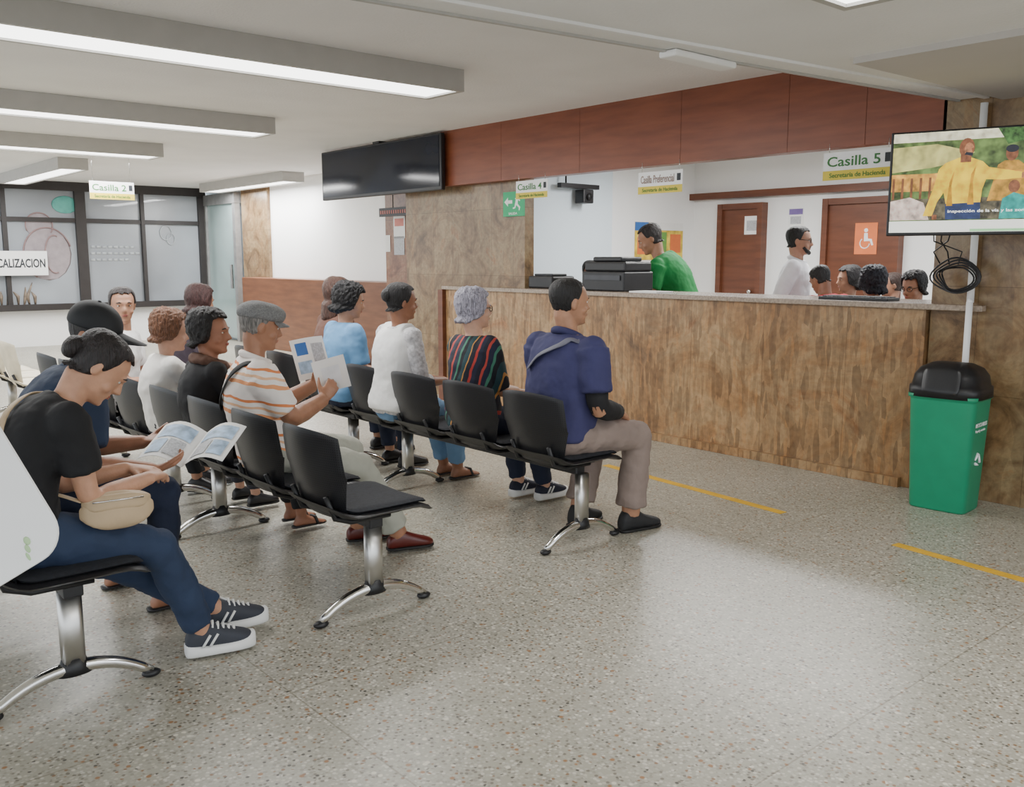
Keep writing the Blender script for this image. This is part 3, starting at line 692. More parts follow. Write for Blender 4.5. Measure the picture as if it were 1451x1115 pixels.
# --- row B
stripeM=stripes('orange_striped_cloth',(.15,0,1),7.2,[(0,srgb(236,228,222)),(.30,srgb(230,156,106)),(.42,srgb(240,232,226)),(.56,srgb(234,186,146)),(.64,srgb(240,232,226)),(.78,srgb(220,132,80)),(.86,srgb(238,228,222))])
person('older man in orange striped white shirt and grey flat cap reading papers',(1.80,3.78),-16,s=.86,lg=1.0,vox=.006,l1=-14,l2=8,hp=12,hy=6,fat=.055,sw=.185,skin=(162,116,90),hair=(120,116,112),style='crop',
    top=stripeM,sleeve=.8,collar=stripeM,pants=cloth((166,166,154),.3),cap='flat',capm=M('tweed',srgb(118,118,118),.9,var=.25,scale=160,bm=.3,bs=200),shoem=cloth((88,30,24),.05,.3,'red_leather'),cuff=.07,
    ank={-1:(.62,-.02,.085),1:(.48,.20,.085)},kn=.0,wr={-1:(.27,-.04,.77),1:(.27,.16,.81)},hd={-1:(.5,.25,.6),1:(.6,-.2,.5)},hn={-1:(.2,1,.0),1:(.2,-1,0)},curl=35,pole={-1:(.1,-.3,-1),1:(.1,.3,-1)},
    strap=(M('black_strap',srgb(18,18,20),.7),[(.47,262),(.46,225),(.38,200),(.26,165),(.16,140),(.08,110)],.017))
person('woman with black wavy hair and brown scarf turning to her right',(1.76,4.26),0,s=.77,fem=True,vox=.008,l1=-16,l2=18,hp=2,hy=-42,skin=(156,108,84),hair=(22,18,18),style='puff',
    top=blk,sleeve=1.8,scarf=cloth((92,66,54),.4),pants=blk,shoe='sandal',ank={-1:(.44,-.05,.085),1:(.46,.10,.085)})
person('short brown-haired woman in white blouse holding up a phone',(1.76,4.84),0,s=.72,fem=True,vox=.008,l1=-14,l2=20,hp=10,hy=-10,skin=(196,150,126),hair=(120,80,56),style='puff',
    top=cloth((230,226,220),.3),sleeve=.7,pants=cloth((52,52,60),.3),wr={-1:(.27,.0,.84),1:(.26,.12,.85)},hd={-1:(.3,.3,.8),1:(.3,-.2,.8)},curl=35)
person('woman in white top with dark hair looking back toward the viewer',(1.80,5.66),-35,s=.88,fem=True,vox=.008,l1=0,l2=8,hp=2,hy=-66,skin=(176,130,104),hair=(56,50,50),style='short',
    top=cloth((236,234,232),.3),sleeve=.75,pants=blk)
person('person with dark reddish brown hair leaning forward behind woman in white',(2.34,6.1),0,s=.90,fem=True,l1=8,l2=24,hp=10,hy=10,skin=(176,130,104),hair=(62,36,34),style='bob',top=cloth((60,50,60),.3),pants=blk)
# --- row C
navy=cloth((52,52,92),.3)
person('heavy man in navy polo and taupe trousers seated nearest the counter',(3.06,3.21),0,s=.99,lg=1.03,vox=.006,l1=6,l2=12,hp=2,hy=-14,fat=.045,skin=(176,130,102),hair=(24,22,22),style='crop',sw=.186,
    top=navy,collar=navy,sleeve=.74,hem=-.03,pants=cloth((136,120,112),.35),cuff=.07,shoe='boot',shoem=cloth((34,34,36),.3,.7,'boot'),
    ank={-1:(.43,-.12,.085),1:(.30,.13,.085)},foot={-1:-8,1:10},wr={-1:(.27,-.17,.65),1:(.33,.08,.68)},hd={-1:(.7,.4,-.4),1:(.8,-.3,-.2)},armcover=(-1,blk),
    strap=(M('grey_strap',srgb(100,100,114),.7),[(.47,262),(.455,240),(.46,222),(.43,205),(.40,190),(.36,170),(.3,150)],.018))
multi=stripes('multicolour_striped_cloth',(-.5,1,.35),4.6,[(0,srgb(32,36,56)),(.12,srgb(170,56,50)),(.19,srgb(28,30,42)),(.34,srgb(190,136,72)),(.38,srgb(38,68,74)),(.52,srgb(26,26,34)),(.62,srgb(66,122,100)),(.68,srgb(30,34,56)),(.82,srgb(176,66,56)),(.88,srgb(28,28,42))])
person('grey-haired woman with glasses in dark multicolour striped blouse',(3.04,3.84),0,s=.89,fem=True,vox=.0065,l1=2,l2=6,hp=0,hy=-12,sl=2,fat=.02,skin=(206,162,138),hair=(168,164,178),style='puff',
    top=multi,sleeve=.95,pants=dnavy,glasses=True,shoe='sneaker',shoem=cloth((30,34,52),.1,.7,'navy_sneaker'),ank={-1:(.52,-.02,.085),1:(.46,.14,.085)},wr={1:(.15,.16,.97),-1:(.3,-.02,.67)},hd={1:(.1,-.1,1)},hn={1:(-.2,-1,0)},pole={1:(.3,.6,-1)})
person('woman with black hair bun in white vest and patterned blouse',(3.0,4.52),0,s=.92,fem=True,vox=.008,l1=2,l2=8,hp=4,hy=-10,fat=.012,skin=(150,104,80),hair=(22,19,20),style='bun',bunpos=(-.10,0,.15),
    top=M('patterned_blouse',srgb(204,202,204),.8,var=.3,scale=55),vest=cloth((232,232,230),.35),sleeve=1.3,pants=cloth((104,138,172),.3),shoe='sandal',ank={-1:(.5,.05,.085),1:(.50,.2,.085)})
person('woman with curly black hair in light blue shirt looking down',(3.0,5.16),0,s=.90,fem=True,vox=.009,l1=2,l2=12,hp=12,hy=-25,skin=(188,142,116),hair=(24,22,24),style='curly',
    top=cloth((104,152,196),.3),sleeve=.8,pants=dnavy)
person('brown-haired person in dark brown top beside the curly-haired woman',(3.2,5.62),0,s=.94,fem=True,vox=.01,l1=2,l2=14,hp=2,hy=-5,skin=(186,140,114),hair=(80,54,44),style='long',
    top=cloth((104,72,60),.3),sleeve=1.8,pants=dnavy)
# --- office staff
person('standing man in white shirt with dark hair and glasses behind counter',(6.85,4.30),-66,stand=True,s=1.0,vox=.009,l1=0,l2=3,hp=4,hy=6,skin=(172,128,104),hair=(22,20,20),style='short',beard=True,glasses=True,
    top=cloth((226,226,230),.3),collar=cloth((226,226,230),.3),sleeve=1.85,pants=blk)
gp=at(972,380,0,6.5)
person('man in green T-shirt leaning over behind the black printer',(gp.x,gp.y),104,stand=True,s=1.07,fat=.035,vox=.009,l1=16,l2=34,sl=10,hp=26,hy=24,skin=(164,120,94),hair=(36,28,26),style='short',top=cloth((18,122,58),.2),sleeve=.7,pants=blk,wr={1:(.42,.30,1.15),-1:(.42,-.10,1.15)})
def stool(x,y,label,z=.50):
    t=thing('office_stool',label,'stool',(x,y,0),0,'office stools behind the counter')
    MB().cushion(.40,.40,.07,M=Matrix.Translation((0,0,z-.04)),k=.5).build('seat',mBlkF,t)
    MB().tube([(0,0,.06),(0,0,z-.06)],.025).build('post',mChrome,t)
    mb=MB()
    for i in range(5):
        a=2*PI*i/5; mb.tube([(0,0,.07),(.22*math.cos(a),.22*math.sin(a),.03)],[.025,.018],8)
    mb.build('base',mBlk,t)
def desk_person(u,v,X,lab,slab,seat=.505,**k):
    p=at(u,v,0,X); stool(p.x,p.y,slab,seat-.005); return person(lab,(p.x,p.y),seat=seat,vox=.01,**k)
desk_person(1184,395,6.42,'seated person in red top behind the counter below standing man','stool under the person in red top',seat=.60,rz=80,s=.92,sw=.19,l2=22,hp=28,hs=.92,hair=(24,20,20),top=cloth((196,40,56),.2),pants=blk,skin=(150,106,82))
desk_person(1211,385,7.75,'dark-haired woman seated behind the person in red top','stool under the dark-haired woman behind person in red',rz=140,s=.97,fem=True,hair=(22,18,20),style='bob',top=blk,pants=blk,skin=(176,130,106))
desk_person(1242,388,7.0,'person with full black hair seated centrally behind the counter','stool under the person with full black hair',seat=.48,rz=60,s=1.0,fem=True,hair=(20,22,34),style='curly',top=cloth((30,36,70),.2),pants=blk,skin=(150,106,82))
desk_person(1272,388,8.4,'seated person in dark top second from right behind counter','stool under the second person from right',seat=.45,rz=130,s=.96,hair=(60,44,38),top=cloth((70,62,70),.2),pants=blk,skin=(176,130,106))
desk_person(1303,390,6.85,'woman with glasses seated rightmost behind the counter','stool under the rightmost woman with glasses',rz=170,s=.93,fem=True,hair=(20,18,20),style='puff',glasses=True,top=cloth((60,44,50),.2),pants=blk,skin=(160,114,90),hp=12)
desk_person(835,378,6.75,'clerk with dark hair sitting behind the black printer','stool under the clerk behind printer',seat=.53,rz=-120,s=1.0,hair=(24,20,20),top=cloth((60,80,110),.2),pants=blk,skin=(182,136,112))
# ================================================================ PROPS HELD
def sheet(name,label,cat,O,R,U,w,h,mat,bend=.03,decor=None):
    O=V(O);t=thing(name,label,cat,O); R=V(R).normalized();U=V(U).normalized();N=R.cross(U)
    vs=[];fs=[];n=8
    for k in (0,1):
        for i in range(n+1):
            for j in range(n+1):
                a=-1+2*i/n;b=-1+2*j/n; vs.append(R*a*w/2+U*b*h/2+N*(bend*(a*a-.3)+.0012*k))
    N1=n+1
    for k in (0,1):
        for i in range(n):
            for j in range(n):
                o=k*N1*N1; fs.append((o+i*N1+j,o+(i+1)*N1+j,o+(i+1)*N1+j+1,o+i*N1+j+1))
    MB().add(vs,fs).build('page',mat,t)
    if decor:
        for (x0,x1,y0,y1,m2) in decor:
            mb=MB(); 
            for k in range(6):
                xa=x0+(x1-x0)*k/6; xb=x0+(x1-x0)*(k+1)/6
                q=[R*x*w/2+U*y*h/2+N*(bend*(x*x-.3)+.0022) for x,y in ((xa,y0),(xb,y0),(xb,y1),(xa,y1))]
                q2=[p-N*.0036 for p in q]; mb.add(q,[(0,1,2,3)]); mb.add(q2,[(3,2,1,0)])
            mb.build('print_block',m2,t)
    return t
mLB=M('pale_blue_print',srgb(160,186,214),.6,var=.4,scale=25); mGy=M('grey_print',srgb(180,182,186),.6,var=.25,scale=120)
mg=thing('magazine','open magazine with blue pictures held by the man in black cap','magazine',(1.36,3.46,.665))
def mgp(a,b,sd,off): 
    x=b*.125; z=.03*math.sin(a*PI)+.03*a+off; return V((x*.93-z*.3,sd*a*.17,z+x*.36))
for sd in (1,-1):
    vs=[];fs=[]
    for k in (0,1):
        for i in range(9):
            for j in range(5): vs.append(mgp(i/8,-1+2*j/4,sd,-.0015*k))
    for k in (0,1):
        for i in range(8):
            for j in range(4): o=k*45; fs.append((o+i*5+j,o+(i+1)*5+j,o+(i+1)*5+j+1,o+i*5+j+1))
    pg=MB().add(vs,fs).build('page',mPaper,mg)
    for (a0,a1,b0,b1,m2) in ((.12,.9,.1,.8,mLB),(.15,.5,-.8,0,mGy),(.55,.9,-.8,-.05,mLB)):
        vs=[];fs=[]
        for off in (.0025,-.004):
            o=len(vs)
            for i in range(5):
                for j in range(2): vs.append(mgp(a0+(a1-a0)*i/4,b0 if j==0 else b1,sd,off))
            for i in range(4): fs.append((o+i*2,o+i*2+1,o+i*2+3,o+i*2+2))
        MB().add(vs,fs).build('picture',m2,pg)
mg.rotation_euler=(0,0,rad(42))
sheet('paper_sheet','white folded paper held up by the man in striped shirt','paper',(2.12,3.71,.875),(.5,-.75,.25),(-.15,.2,1),.17,.15,mPaper,.02,[(-.6,.5,-.5,.5,M('faint',srgb(232,234,238),.7))])
sheet('newspaper','newspaper with blue print held beyond the white paper','newspaper',(2.14,3.93,.93),(.55,-.7,.15),(-.2,.1,1),.17,.2,mPaper,.03,[(-.85,-.1,-.7,-.1,mLB),(.05,.85,-.8,.7,mGy),(-.8,-.2,.2,.8,mBl)])
ph=thing('mobile_phone','mobile phone held up by short brown-haired woman','phone',(2.07,4.90,.95)); Mx=FM((0,0,0),(0,-1,0),(-.3,0,1))
MB().cushion(.078,.155,.010,M=Mx,k=.15).build('case',mBlk,ph); MB().bx(-.034,.034,-.07,.07,.0045,.006,M=Mx).build('screen',mLB,ph,smooth=False)
bg=thing('crossbody_bag','small tan crossbody bag on the lap of woman in black T-shirt','bag',(.90,2.945,.615),rad(-8))
tan=cloth((190,166,134),.15,.55,'tan_leather')
MB().cushion(.22,.125,.06,M=Matrix.Rotation(PI/2,4,'X'),k=.7,e=2.5).build('pouch',tan,bg)
MB().cushion(.205,.062,.066,M=Matrix.Translation((0,0,.028))@Matrix.Rotation(PI/2,4,'X'),k=.6,e=3).build('flap',tan,bg)
MB().tube([(-.10,0,.04),(-.14,.03,.055),(-.22,.07,.085)],.010,8,flat=.4).build('strap_end',tan,bg)
MB().tube([(-.075,-.034,.04),(.075,-.034,.04)],.003,6).build('zip',mChrome,bg)
# ================================================================ SCREENS / SIGNS
tv=thing('television','wide black hanging screen with dark reflection left of wood fascia','screen',(5.42,8.45,2.33)); Mx=FM((0,0,0),*NX)
MB().bx(-1.15,1.15,-.27,.27,-.05,.0,M=Mx).build('casing',mBlk,tv,smooth=False,bev=.01)
MB().bx(-1.12,1.12,-.235,.25,-.002,.004,M=Mx).build('screen',M('dark_screen',srgb(20,27,42),.1,var=.5,scale=1.8,spec=.3),tv,smooth=False)
MB().bx(.0,.3,-.06,.06,.27,.29).bx(.1,.16,-.02,.02,.2,.27).build('mount',mBlk,tv,smooth=False)
R=V((.30,-.954,0)).normalized(); L0=at(1262,262,0,4.86)
ctr=L0+R*.50; tv=thing('television','switched-on flat television showing a man in a yellow shirt','television',(ctr.x,ctr.y,ctr.z)); U=V((0,0,1)); Mx=FM((0,0,0),R,U)
MB().bx(-.51,.51,-.272,.272,-.05,0,M=Mx).build('casing',mBlk,tv,smooth=False,bev=.006)
def em(n,c,e=1.0,var=.1,sc=10): return M(n,srgb(*c),.4,var=var,emit=e,scale=sc)
sc=MB().bx(-.495,.495,-.255,.262,0,.002,M=Mx).build('screen',em('tv_green',(86,108,56),.8,.85,18),tv,smooth=False)
def scr(poly,mat,z): MB().prism(poly,z,z+.0006,M=Mx).build('picture_area',mat,sc,smooth=False)
def rp(x0,x1,y0,y1): return [(x0,y0),(x1,y0),(x1,y1),(x0,y1)]
def cp(cx,cy,rx,ry,n=16): return [(cx+rx*math.cos(2*PI*i/n),cy+ry*math.sin(2*PI*i/n)) for i in range(n)]
mk=lambda n,c,var=.35,sc_=26,e=.8: em(n,c,e,var,sc_)
scr(rp(-.495,.495,.215,.262),mk('tv_cream',(226,220,190)),.002)
scr([(.0,.262),(.05,.18),(.14,.2),(.2,.15),(.32,.19),(.495,.12),(.495,.262)],mk('tv_leaf',(60,96,46),.9,34),.0026)
scr([(-.495,.06),(-.3,.08),(-.15,.11),(-.1,.15),(-.28,.20),(-.495,.19)],mk('tv_awning',(186,180,110),.4,14),.0025)
scr(rp(-.495,-.2,-.04,.05),mk('tv_stall',(206,150,64),.6,22),.0022)
for i in range(7): scr(rp(-.49+i*.045,-.478+i*.045,-.08,.03),mk('tv_post',(120,76,46),.4),.0028)
scr(rp(-.495,.495,-.19,-.08),mk('tv_mid',(84,78,60),.8,30),.0021)
scr([(-.495,-.19),(-.495,-.09),(-.4,-.07),(-.33,-.1),(-.3,-.19)],mk('tv_pink',(200,180,168),.5),.0030)
ye=mk('tv_yellow',(238,190,34),.32,20,.85); ye2=mk('tv_yellow_shade',(190,138,20),.3,26,.7); sk=mk('tv_skin',(128,78,50),.4,40); sk2=mk('tv_skin_light',(168,112,76),.4,40); dk=mk('tv_dark',(30,32,44),.3); tq=mk('tv_teal',(34,150,142)); og=mk('tv_olive',(74,84,62),.6,24); og2=mk('tv_dark_green',(46,62,46),.6,24)
scr([(-.03,-.1),(.0,.03),(.01,.08),(.04,.10),(.10,.10),(.15,.06),(.15,-.1)],mk('tv_ochre',(176,130,44),.5,24),.0030); scr(cp(.07,.135,.028,.038),sk,.0034); scr(cp(.07,.158,.029,.019),dk,.0038)
scr([(-.33,-.17),(-.285,-.02),(-.265,.07),(-.235,.10),(-.17,.125),(-.12,.125),(-.06,.10),(-.03,.07),(.05,.055),(.12,.04),(.12,.01),(.04,.005),(-.04,.01),(-.055,-.04),(-.06,-.11),(-.22,-.12),(-.235,-.05),(-.265,-.1),(-.285,-.17)],ye,.0042)
scr([(-.22,-.12),(-.21,.0),(-.19,.06),(-.2,-.02),(-.19,-.12)],ye2,.0048); scr([(-.12,-.115),(-.11,.04),(-.09,.08),(-.10,.0),(-.09,-.115)],ye2,.0048)
scr([(-.165,.10),(-.115,.10),(-.115,.14),(-.165,.14)],sk,.0050)
scr(cp(-.138,.172,.036,.050),sk,.0054); scr(cp(-.128,.165,.022,.034),sk2,.0058); scr([(-.112,.150),(-.102,.166),(-.108,.172),(-.118,.168)],sk,.0062); scr([(-.148,.138),(-.11,.130),(-.108,.146),(-.14,.152)],dk,.0062)
scr([(.12,.035),(.145,.045),(.155,.03),(.15,.012),(.12,.01)],sk2,.0050); scr(rp(-.285,-.262,-.19,-.165),sk,.005)
scr([(-.22,-.19),(-.225,-.11),(-.06,-.105),(-.055,-.19)],mk('tv_jeans',(38,52,92),.3),.0046)
scr([(.03,-.19),(.04,-.09),(.09,-.06),(.15,-.08),(.15,-.19)],tq,.0044); scr(cp(.09,-.03,.026,.032),sk,.0040)
scr([(.17,-.19),(.18,-.0),(.2,.045),(.26,.07),(.34,.075),(.42,.04),(.44,-.19)],og,.0052); scr(cp(.285,.115,.038,.048),sk2,.0056)
scr([(.235,.125),(.26,.165),(.32,.165),(.335,.12),(.3,.13)],mk('tv_cap',(60,96,66)),.0060)
scr([(.40,-.19),(.42,.02),(.495,.05),(.495,-.19)],og2,.005)
scr(rp(-.495,.495,-.255,-.195),mk('tv_white',(240,240,232),.03),.0064); scr(rp(-.1,.495,-.253,-.24),mk('tv_lime',(150,206,150),.05),.0072)
text('inspección de la vía y las zonas','caption',em('tv_txt',(245,245,245)),tv,Mx@V((-.02,-.15,.0066)),R,U,width=.38,height=.02)
MB().tube([Mx@V((.1,0,-.05)),V((5.49-ctr.x,.0,0))],.03).build('wall_arm',mBlk,tv)
q=at(1356,392,0,5.38); t=thing('cable_coil','coil of black cables hanging below the television','cable',(q.x,q.y,q.z)); mb=MB()
for k in range(5):
    r=.075+.010*k; mb.tube([V((-.01*k+.02*math.sin(a*2+k),r*1.15*math.cos(a+.2*k)+.01*math.sin(3*a+k),r*.85*math.sin(a+.2*k)+.012*math.cos(2*a+k))) for a in [2*PI*i/28 for i in range(29)]],.005,6)
mb.build('loops',mBlk,t)
mb=MB(); 
for k in range(3): mb.tube([V((-.02,.09-.05*k,.07)),V((-.05,.12-.08*k,.14)),V((-.1,.02+.04*k,.2)),V((-.22,-.05+.05*k,.27))],.004,6)
mb.build('hanging_cables',mBlk,t)
def sign(label,O,fr,w,h,t1,t2,hang,col=mGreenT):
    t=thing('hanging_sign',label,'sign',O,0,'hanging window number signs'); Mx=FM((0,0,0),*fr)
    MB().bx(-w/2,w/2,-h/2,h/2,-.006,0,M=Mx).build('board',mWhP,t,smooth=False)
    MB().bx(-w/2,w/2,-h/2,-h/2+h*.34,0,.002,M=Mx).build('yellow_band',mYB,t,smooth=False)
    text(t1,'lettering',col,t,Mx@V((-w*.06,h*.16,.001)),fr[0],fr[1],width=w*.76,height=h*.36)
    text(t2,'small_lettering',mGreenT,t,Mx@V((0,-h*.33,.0025)),fr[0],fr[1],width=w*.8,height=h*.17)
    MB().bx(w*.38,w*.46,h*.02,h*.34,0,.002,M=Mx).build('crest',mBkP,t,smooth=False)
    mb=MB()
    for sx in (-1,1): mb.tube([Mx@V((sx*w*.42,h/2,-.003)),Mx@V((sx*w*.42,h/2+hang,-.003))],.002,6)
    mb.build('hanger',mChrome,t)
p=at(1215,233,0,5.36); sign('hanging sign reading Casilla 5 left of the lit television',p,NX,.46,.17,'Casilla 5','Secretaría de Hacienda',2.11-p.z-.085)
p=at(935,258,0,5.36); sign('hanging sign reading Casilla Preferencial over counter middle',p,NX,.42,.16,'Casilla Preferencial','Secretaría de Hacienda',2.11-p.z-.08,M('muted_print',srgb(150,128,118),.6))
p=at(753,268,0,5.36); sign('hanging sign reading Casilla 4 at counter left end',p,NX,.40,.15,'Casilla 4','Secretaría de Hacienda',2.11-p.z-.07)
p=at(159,270,1,10.6); sign('hanging sign reading Casilla 2 before the far partition',p,NY,.47,.19,'Casilla 2','Secretaría de Hacienda',2.62-p.z-.095)
p=at(-2,373,1,16.0); t=thing('wall_sign','white sign with small black capitals on far left partition','sign',p)
Mx=FM((0,0,0),*NY); MB().bx(-.28,.70,-.19,.19,-.02,0,M=Mx).build('board',mWhP,t,smooth=False); text('FISCALIZACION','lettering',mBkP,t,Mx@V((.255,0,.001)),NY[0],NY[1],width=.82,height=.14,bold=.025)
p=at(727,289,0,5.60); t=thing('exit_sign','green emergency exit sign with arrow on brown stone pier','exit sign',p); Mx=FM((0,0,0),*NX)
MB().bx(-.14,.14,-.11,.11,-.02,0,M=Mx).build('board',mExit,t,smooth=False)
MB().prism([(-.12,.02),(-.07,.06),(-.07,.035),(-.01,.035),(-.01,.005),(-.07,.005),(-.07,-.02)],0,.002,M=Mx).build('arrow',mWhP,t,smooth=False)
MB().prism(cp(.06,.075,.014,.016),0,.002,M=Mx).prism([(.03,.05),(.07,.055),(.10,.03),(.09,.02),(.07,.035),(.065,.0),(.10,-.03),(.09,-.06),(.08,-.06),(.08,-.035),(.045,-.01),(.03,-.04),(.0,-.045),(.0,-.03),(.02,-.03),(.04,.035)],0,.002,M=Mx).build('running_figure',mWhP,t,smooth=False)
text('SALIDA','lettering',mWhP,t,Mx@V((0,-.085,.001)),NX[0],NX[1],width=.12,height=.022)
p=at(557,300,0,6.1); t=thing('led_display','narrow black dotted display strip hanging by the red stone column','display',p); Mx=FM((0,0,0),*NX)
MB().bx(-.3,.3,-.05,.05,-.04,0,M=Mx).build('casing',mBlk,t,smooth=False); mb=MB()
for i in range(12): mb.bx(-.27+i*.046,-.25+i*.046,-.02,.02,0,.003,M=Mx)
mb.build('segments',mPink,t,smooth=False); MB().tube([(0,0,.05),(0,0,2.62-p.z)],.006).build('hanger',mBlk,t)
def notice(name,label,u,v,w,h,X,mat,axis=0,parts=()):
    p=at(u,v,axis,X); t=thing(name,label,'notice',p); fr=NX if axis==0 else NY; Mx=FM((0,0,0),*fr)
    MB().bx(-w/2,w/2,-h/2,h/2,0,.004,M=Mx).build('sheet',mat,t,smooth=False)
    for (x0,x1,y0,y1,m2) in parts: MB().bx(x0*w/2,x1*w/2,y0*h/2,y1*h/2,.004,.006,M=Mx).build('print_block',m2,t,smooth=False)
    return t,Mx
notice('notice_sheet','orange and white notice on the red stone column',566,322,.24,.26,6.298,mPaper,0,[(-.8,.8,.1,.8,mPink)])
notice('notice_sheet','grey notice below the orange one on red stone column',566,348,.22,.22,6.298,mGy)
notice('notice_sheet','small grey sheet left of notices on the red column',550,345,.1,.2,6.298,mPaper)
notice('notice_sheet','white notice on the left brown office door',1066,319,.22,.22,9.62,mPaper,0,[(-.7,.7,-.6,.5,mGy)])
notice('notice_sheet','purple and white notice on wall between the office doors',1128,308,.2,.22,9.698,mPaper,0,[(-.9,.9,.3,.9,M('purple_print',srgb(120,100,160),.6)),(-.7,.7,-.7,.1,mGy)])
t,Mx=notice('wheelchair_sign','orange accessibility sign on the right brown office door',1227,338,.26,.34,9.62,mOr)
MB().prism(cp(0,.09,.022,.022),.004,.006,M=Mx).prism([(-.02,.06),(.02,.06),(.025,0),(.07,-.005),(.09,-.07),(.07,-.075),(.05,-.025),(-.02,-.03)],.004,.006,M=Mx).tube([Mx@V((.055*math.cos(a)-.01,-.05+.055*math.sin(a),.005)) for a in [2.2+i*.25 for i in range(17)]],.006,6).build('symbol',mWhP,t,smooth=False)
t,Mx=notice('poster','yellow and orange poster with blue heading on office side wall',934,342,.92,.46,7.598,M('poster_yellow',srgb(230,192,76),.6,var=.4,scale=9),1,[(-1,-.45,.55,1,mBl),(-.9,-.3,-.7,.2,mOr),(-.2,.3,-.8,.5,M('poster_green',srgb(110,160,80),.6)),(.45,.9,-.6,.4,mOr),(-.4,1,.6,1,mPaper)])
p=at(820,275,1,7.4); t=thing('security_camera','black security camera under rail in the office corner','camera',p)
MB().bx(-.3,.3,-.03,.03,.06,.11).build('rail',mBlk,t,smooth=False); MB().bx(.0,.16,-.08,.06,-.1,.05).build('housing',mBlk,t,smooth=False,bev=.01); MB().tube([(.08,-.1,-.03),(.08,-.07,-.03)],.04).build('lens',mBlk,t)
MB().tube([(-.2,.0,.1),(-.2,.0,2.6-p.z)],.01).build('hanger',mBlk,t)
# ================================================================ ON THE COUNTER
p=at(872,409,0,5.72); t=thing('printer','black office printer standing on the counter top','printer',(5.74,p.y,1.135))
MB().bx(-.18,.18,-.24,.24,0,.16).build('body',mBlk,t,smooth=False,bev=.012); MB().bx(-.16,.17,-.23,.23,.16,.24).build('scanner_lid',mBlk,t,smooth=False,bev=.015)
MB().bx(-.19,-.18,-.2,.2,.09,.13).build('tray_slot',M('slot_grey',srgb(60,62,68),.5),t,smooth=False)
MB().bx(-.12,.14,-.15,.17,.24,.28).build('document_feeder',mBlk,t,smooth=False,bev=.012)
p=at(779,400,0,5.75); t=thing('label_printer','small flat black device on counter left of the printer','office device',(5.77,min(p.y,6.12),1.135))
MB().bx(-.14,.14,-.16,.16,0,.11).build('body',mBlk,t,smooth=False,bev=.015); MB().bx(-.1,.08,-.12,.12,.11,.13).build('lid',mBlk,t,smooth=False,bev=.006)
p=at(925,408,0,5.6); t=tag(MB().bx(-.1,.1,-.14,.14,0,.012).build('paper_stack',mPaper,None,smooth=False),'small stack of white paper on counter beside printer','paper'); t.location=(5.58,p.y,1.136)
p=at(1225,420,0,5.7); t=thing('keyboard','black keyboard lying on the counter before seated people','keyboard',(5.62,p.y,1.135))
MB().bx(-.08,.08,-.24,.24,0,.02).build('base',mBlk,t,smooth=False,bev=.004); mb=MB()
for i in range(4):
    for j in range(12): mb.bx(-.065+i*.034,-.038+i*.034,-.22+j*.037,-.19+j*.037,.02,.026)
mb.build('keys',mBkP,t,smooth=False)
# ================================================================ BIN
gr=M('bin_green',srgb(30,142,104),.45,var=.05); t=thing('waste_bin','green plastic waste bin with black dome lid against stone wall','bin',(5.20,2.24,0),rad(4))
def rr(z,a,b): return (V((0,0,z)),V((a,0,0)),V((0,b,0)))
MB().loft([rr(0,.125,.15),rr(.01,.13,.155),rr(.62,.15,.18),rr(.63,.152,.182),rr(.635,.16,.19),rr(.655,.16,.19)],40,7).build('body',gr,t,bev=0)
MB().loft([rr(.64,.167,.197),rr(.70,.165,.195),rr(.705,.155,.185),rr(.76,.145,.175),rr(.80,.115,.15),rr(.825,.07,.10),rr(.83,.02,.05)],40,4.5).build('lid',mBlk,t)
MB().cushion(.2,.24,.012,M=FM((-.158,0,.735),(0,-1,0),(.25,0,1))@Matrix.Scale(.62,4,V((0,1,0))),k=.2).build('swing_flap',M('flap',srgb(30,30,32),.3),t)
text('RECICLABLES','lettering',mWhP,t,(-.02,-.179,.50),(1,0,0),(0,-.03,1),width=.17,height=.022)
text('Papel y cartón','small_lettering',mWhP,t,(-.02,-.176,.465),(1,0,0),(0,-.03,1),width=.15,height=.018)
mb=MB()
for k in range(3):
    a=2*PI*k/3+PI/2; a2=a+2*PI/3*.72; mb.tube([V((-.02+.035*math.cos(a),-.172,.30+.035*math.sin(a))),V((-.02+.035*math.cos(a2),-.172,.30+.035*math.sin(a2)))],[.009,.004],6)
mb.build('recycling_symbol',mWhP,t)
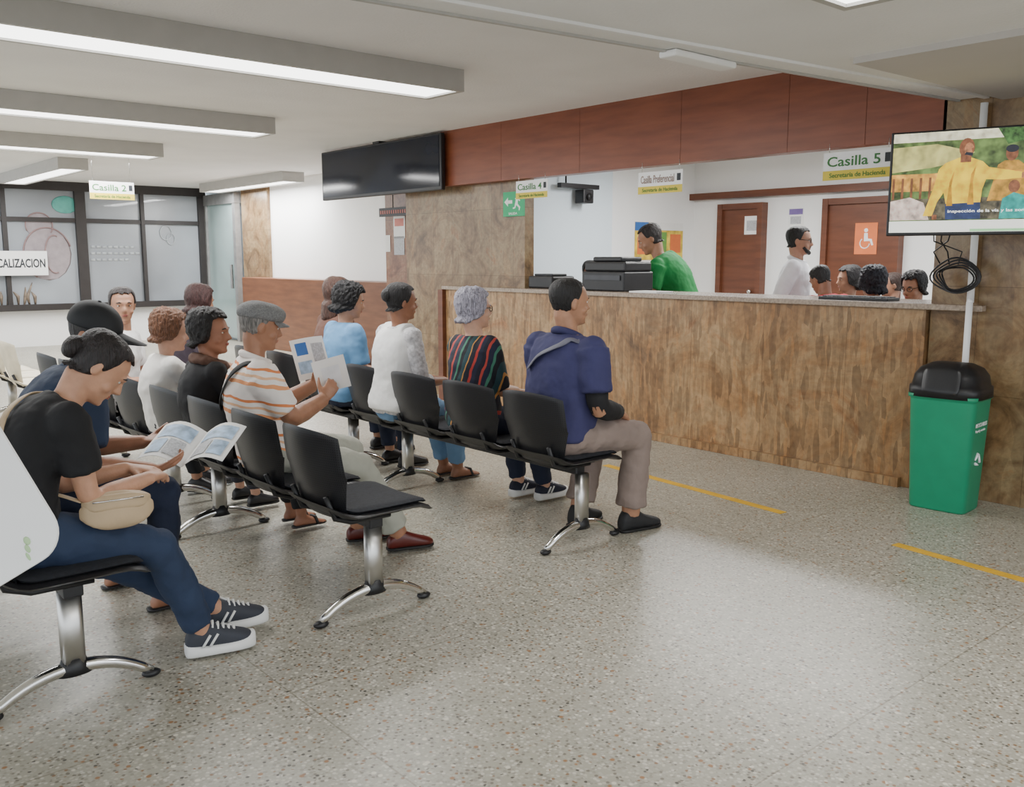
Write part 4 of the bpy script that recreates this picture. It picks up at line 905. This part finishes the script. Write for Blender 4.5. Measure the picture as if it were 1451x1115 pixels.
# ================================================================ FLOOR TAPE
def tape(a,b,label):
    a=V((a.x,a.y,0));b=V((b.x,b.y,0)); d=(b-a).normalized(); n=V((-d.y,d.x,0))*.03
    o=MB().prism([tuple((a-n)[:2]),tuple((b-n)[:2]),tuple((b+n)[:2]),tuple((a+n)[:2])],.0005,.002).build('floor_tape',mYel,None,smooth=False); tag(o,label,'floor tape',)
tape(at(858,659,2,0),at(1110,727,2,0),'yellow floor tape strip starting beside the man in navy polo')
tape(at(1268,771,2,0),at(1500,836,2,0),'yellow floor tape strip in front of the green bin')
# ================================================================ white rounded board at left edge
s0=1.55; upc=(ZZ*math.cos(TH)+fw*math.sin(TH)); c0=atd(100,770,s0)
def sd(dx,dy): return (rt*dx-upc*dy).normalized()
e1=sd(-.52,-.855); e2=(sd(-.80,.60)-e1*sd(-.80,.60).dot(e1)).normalized(); cc=c0+e1*.21+e2*.17
t=thing('information_board','white rounded board with faint green leaf print at left edge','board',(cc.x,cc.y,0))
Mx=FM((0,0,cc.z),-e2,e1)
if (Mx.to_3x3()@V((0,0,1))).dot(CO-cc)<0: Mx=FM((0,0,cc.z),e2,e1)
pl=[]
for qx,qy,a0 in ((.17,.21,0),(-.17,.21,90),(-.17,-.21,180),(.17,-.21,270)):
    r=.055; cx_=qx-math.copysign(r,qx); cy_=qy-math.copysign(r,qy)
    for i in range(9):
        a=rad(a0+90*i/8); pl.append((cx_+r*math.cos(a),cy_+r*math.sin(a)))
MB().prism(pl,-.004,.004,M=Mx).build('panel',mWhP,t,smooth=False,bev=.0015)
bc=Mx.inverted()@(atd(42,788,s0)-V((cc.x,cc.y,0))); mb=MB()
for k in range(3):
    mb.ell(V((bc.x+.006*k,bc.y+.012*k,.0046)),.003+.0015*k,.008,.0008,M=Mx,n=10)
mb.build('leaf_print',M('leaf_green',srgb(180,212,162),.6),t)
off=-rt*.12
MB().tube([V((off.x,off.y,.02)),V((off.x,off.y,cc.z-.02))],.012).build('post',mAlu,t); MB().loft([(V((off.x,off.y,0)),V((.14,0,0)),V((0,.14,0))),(V((off.x,off.y,.015)),V((.13,0,0)),V((0,.13,0)))],24).build('base',mAlu,t)
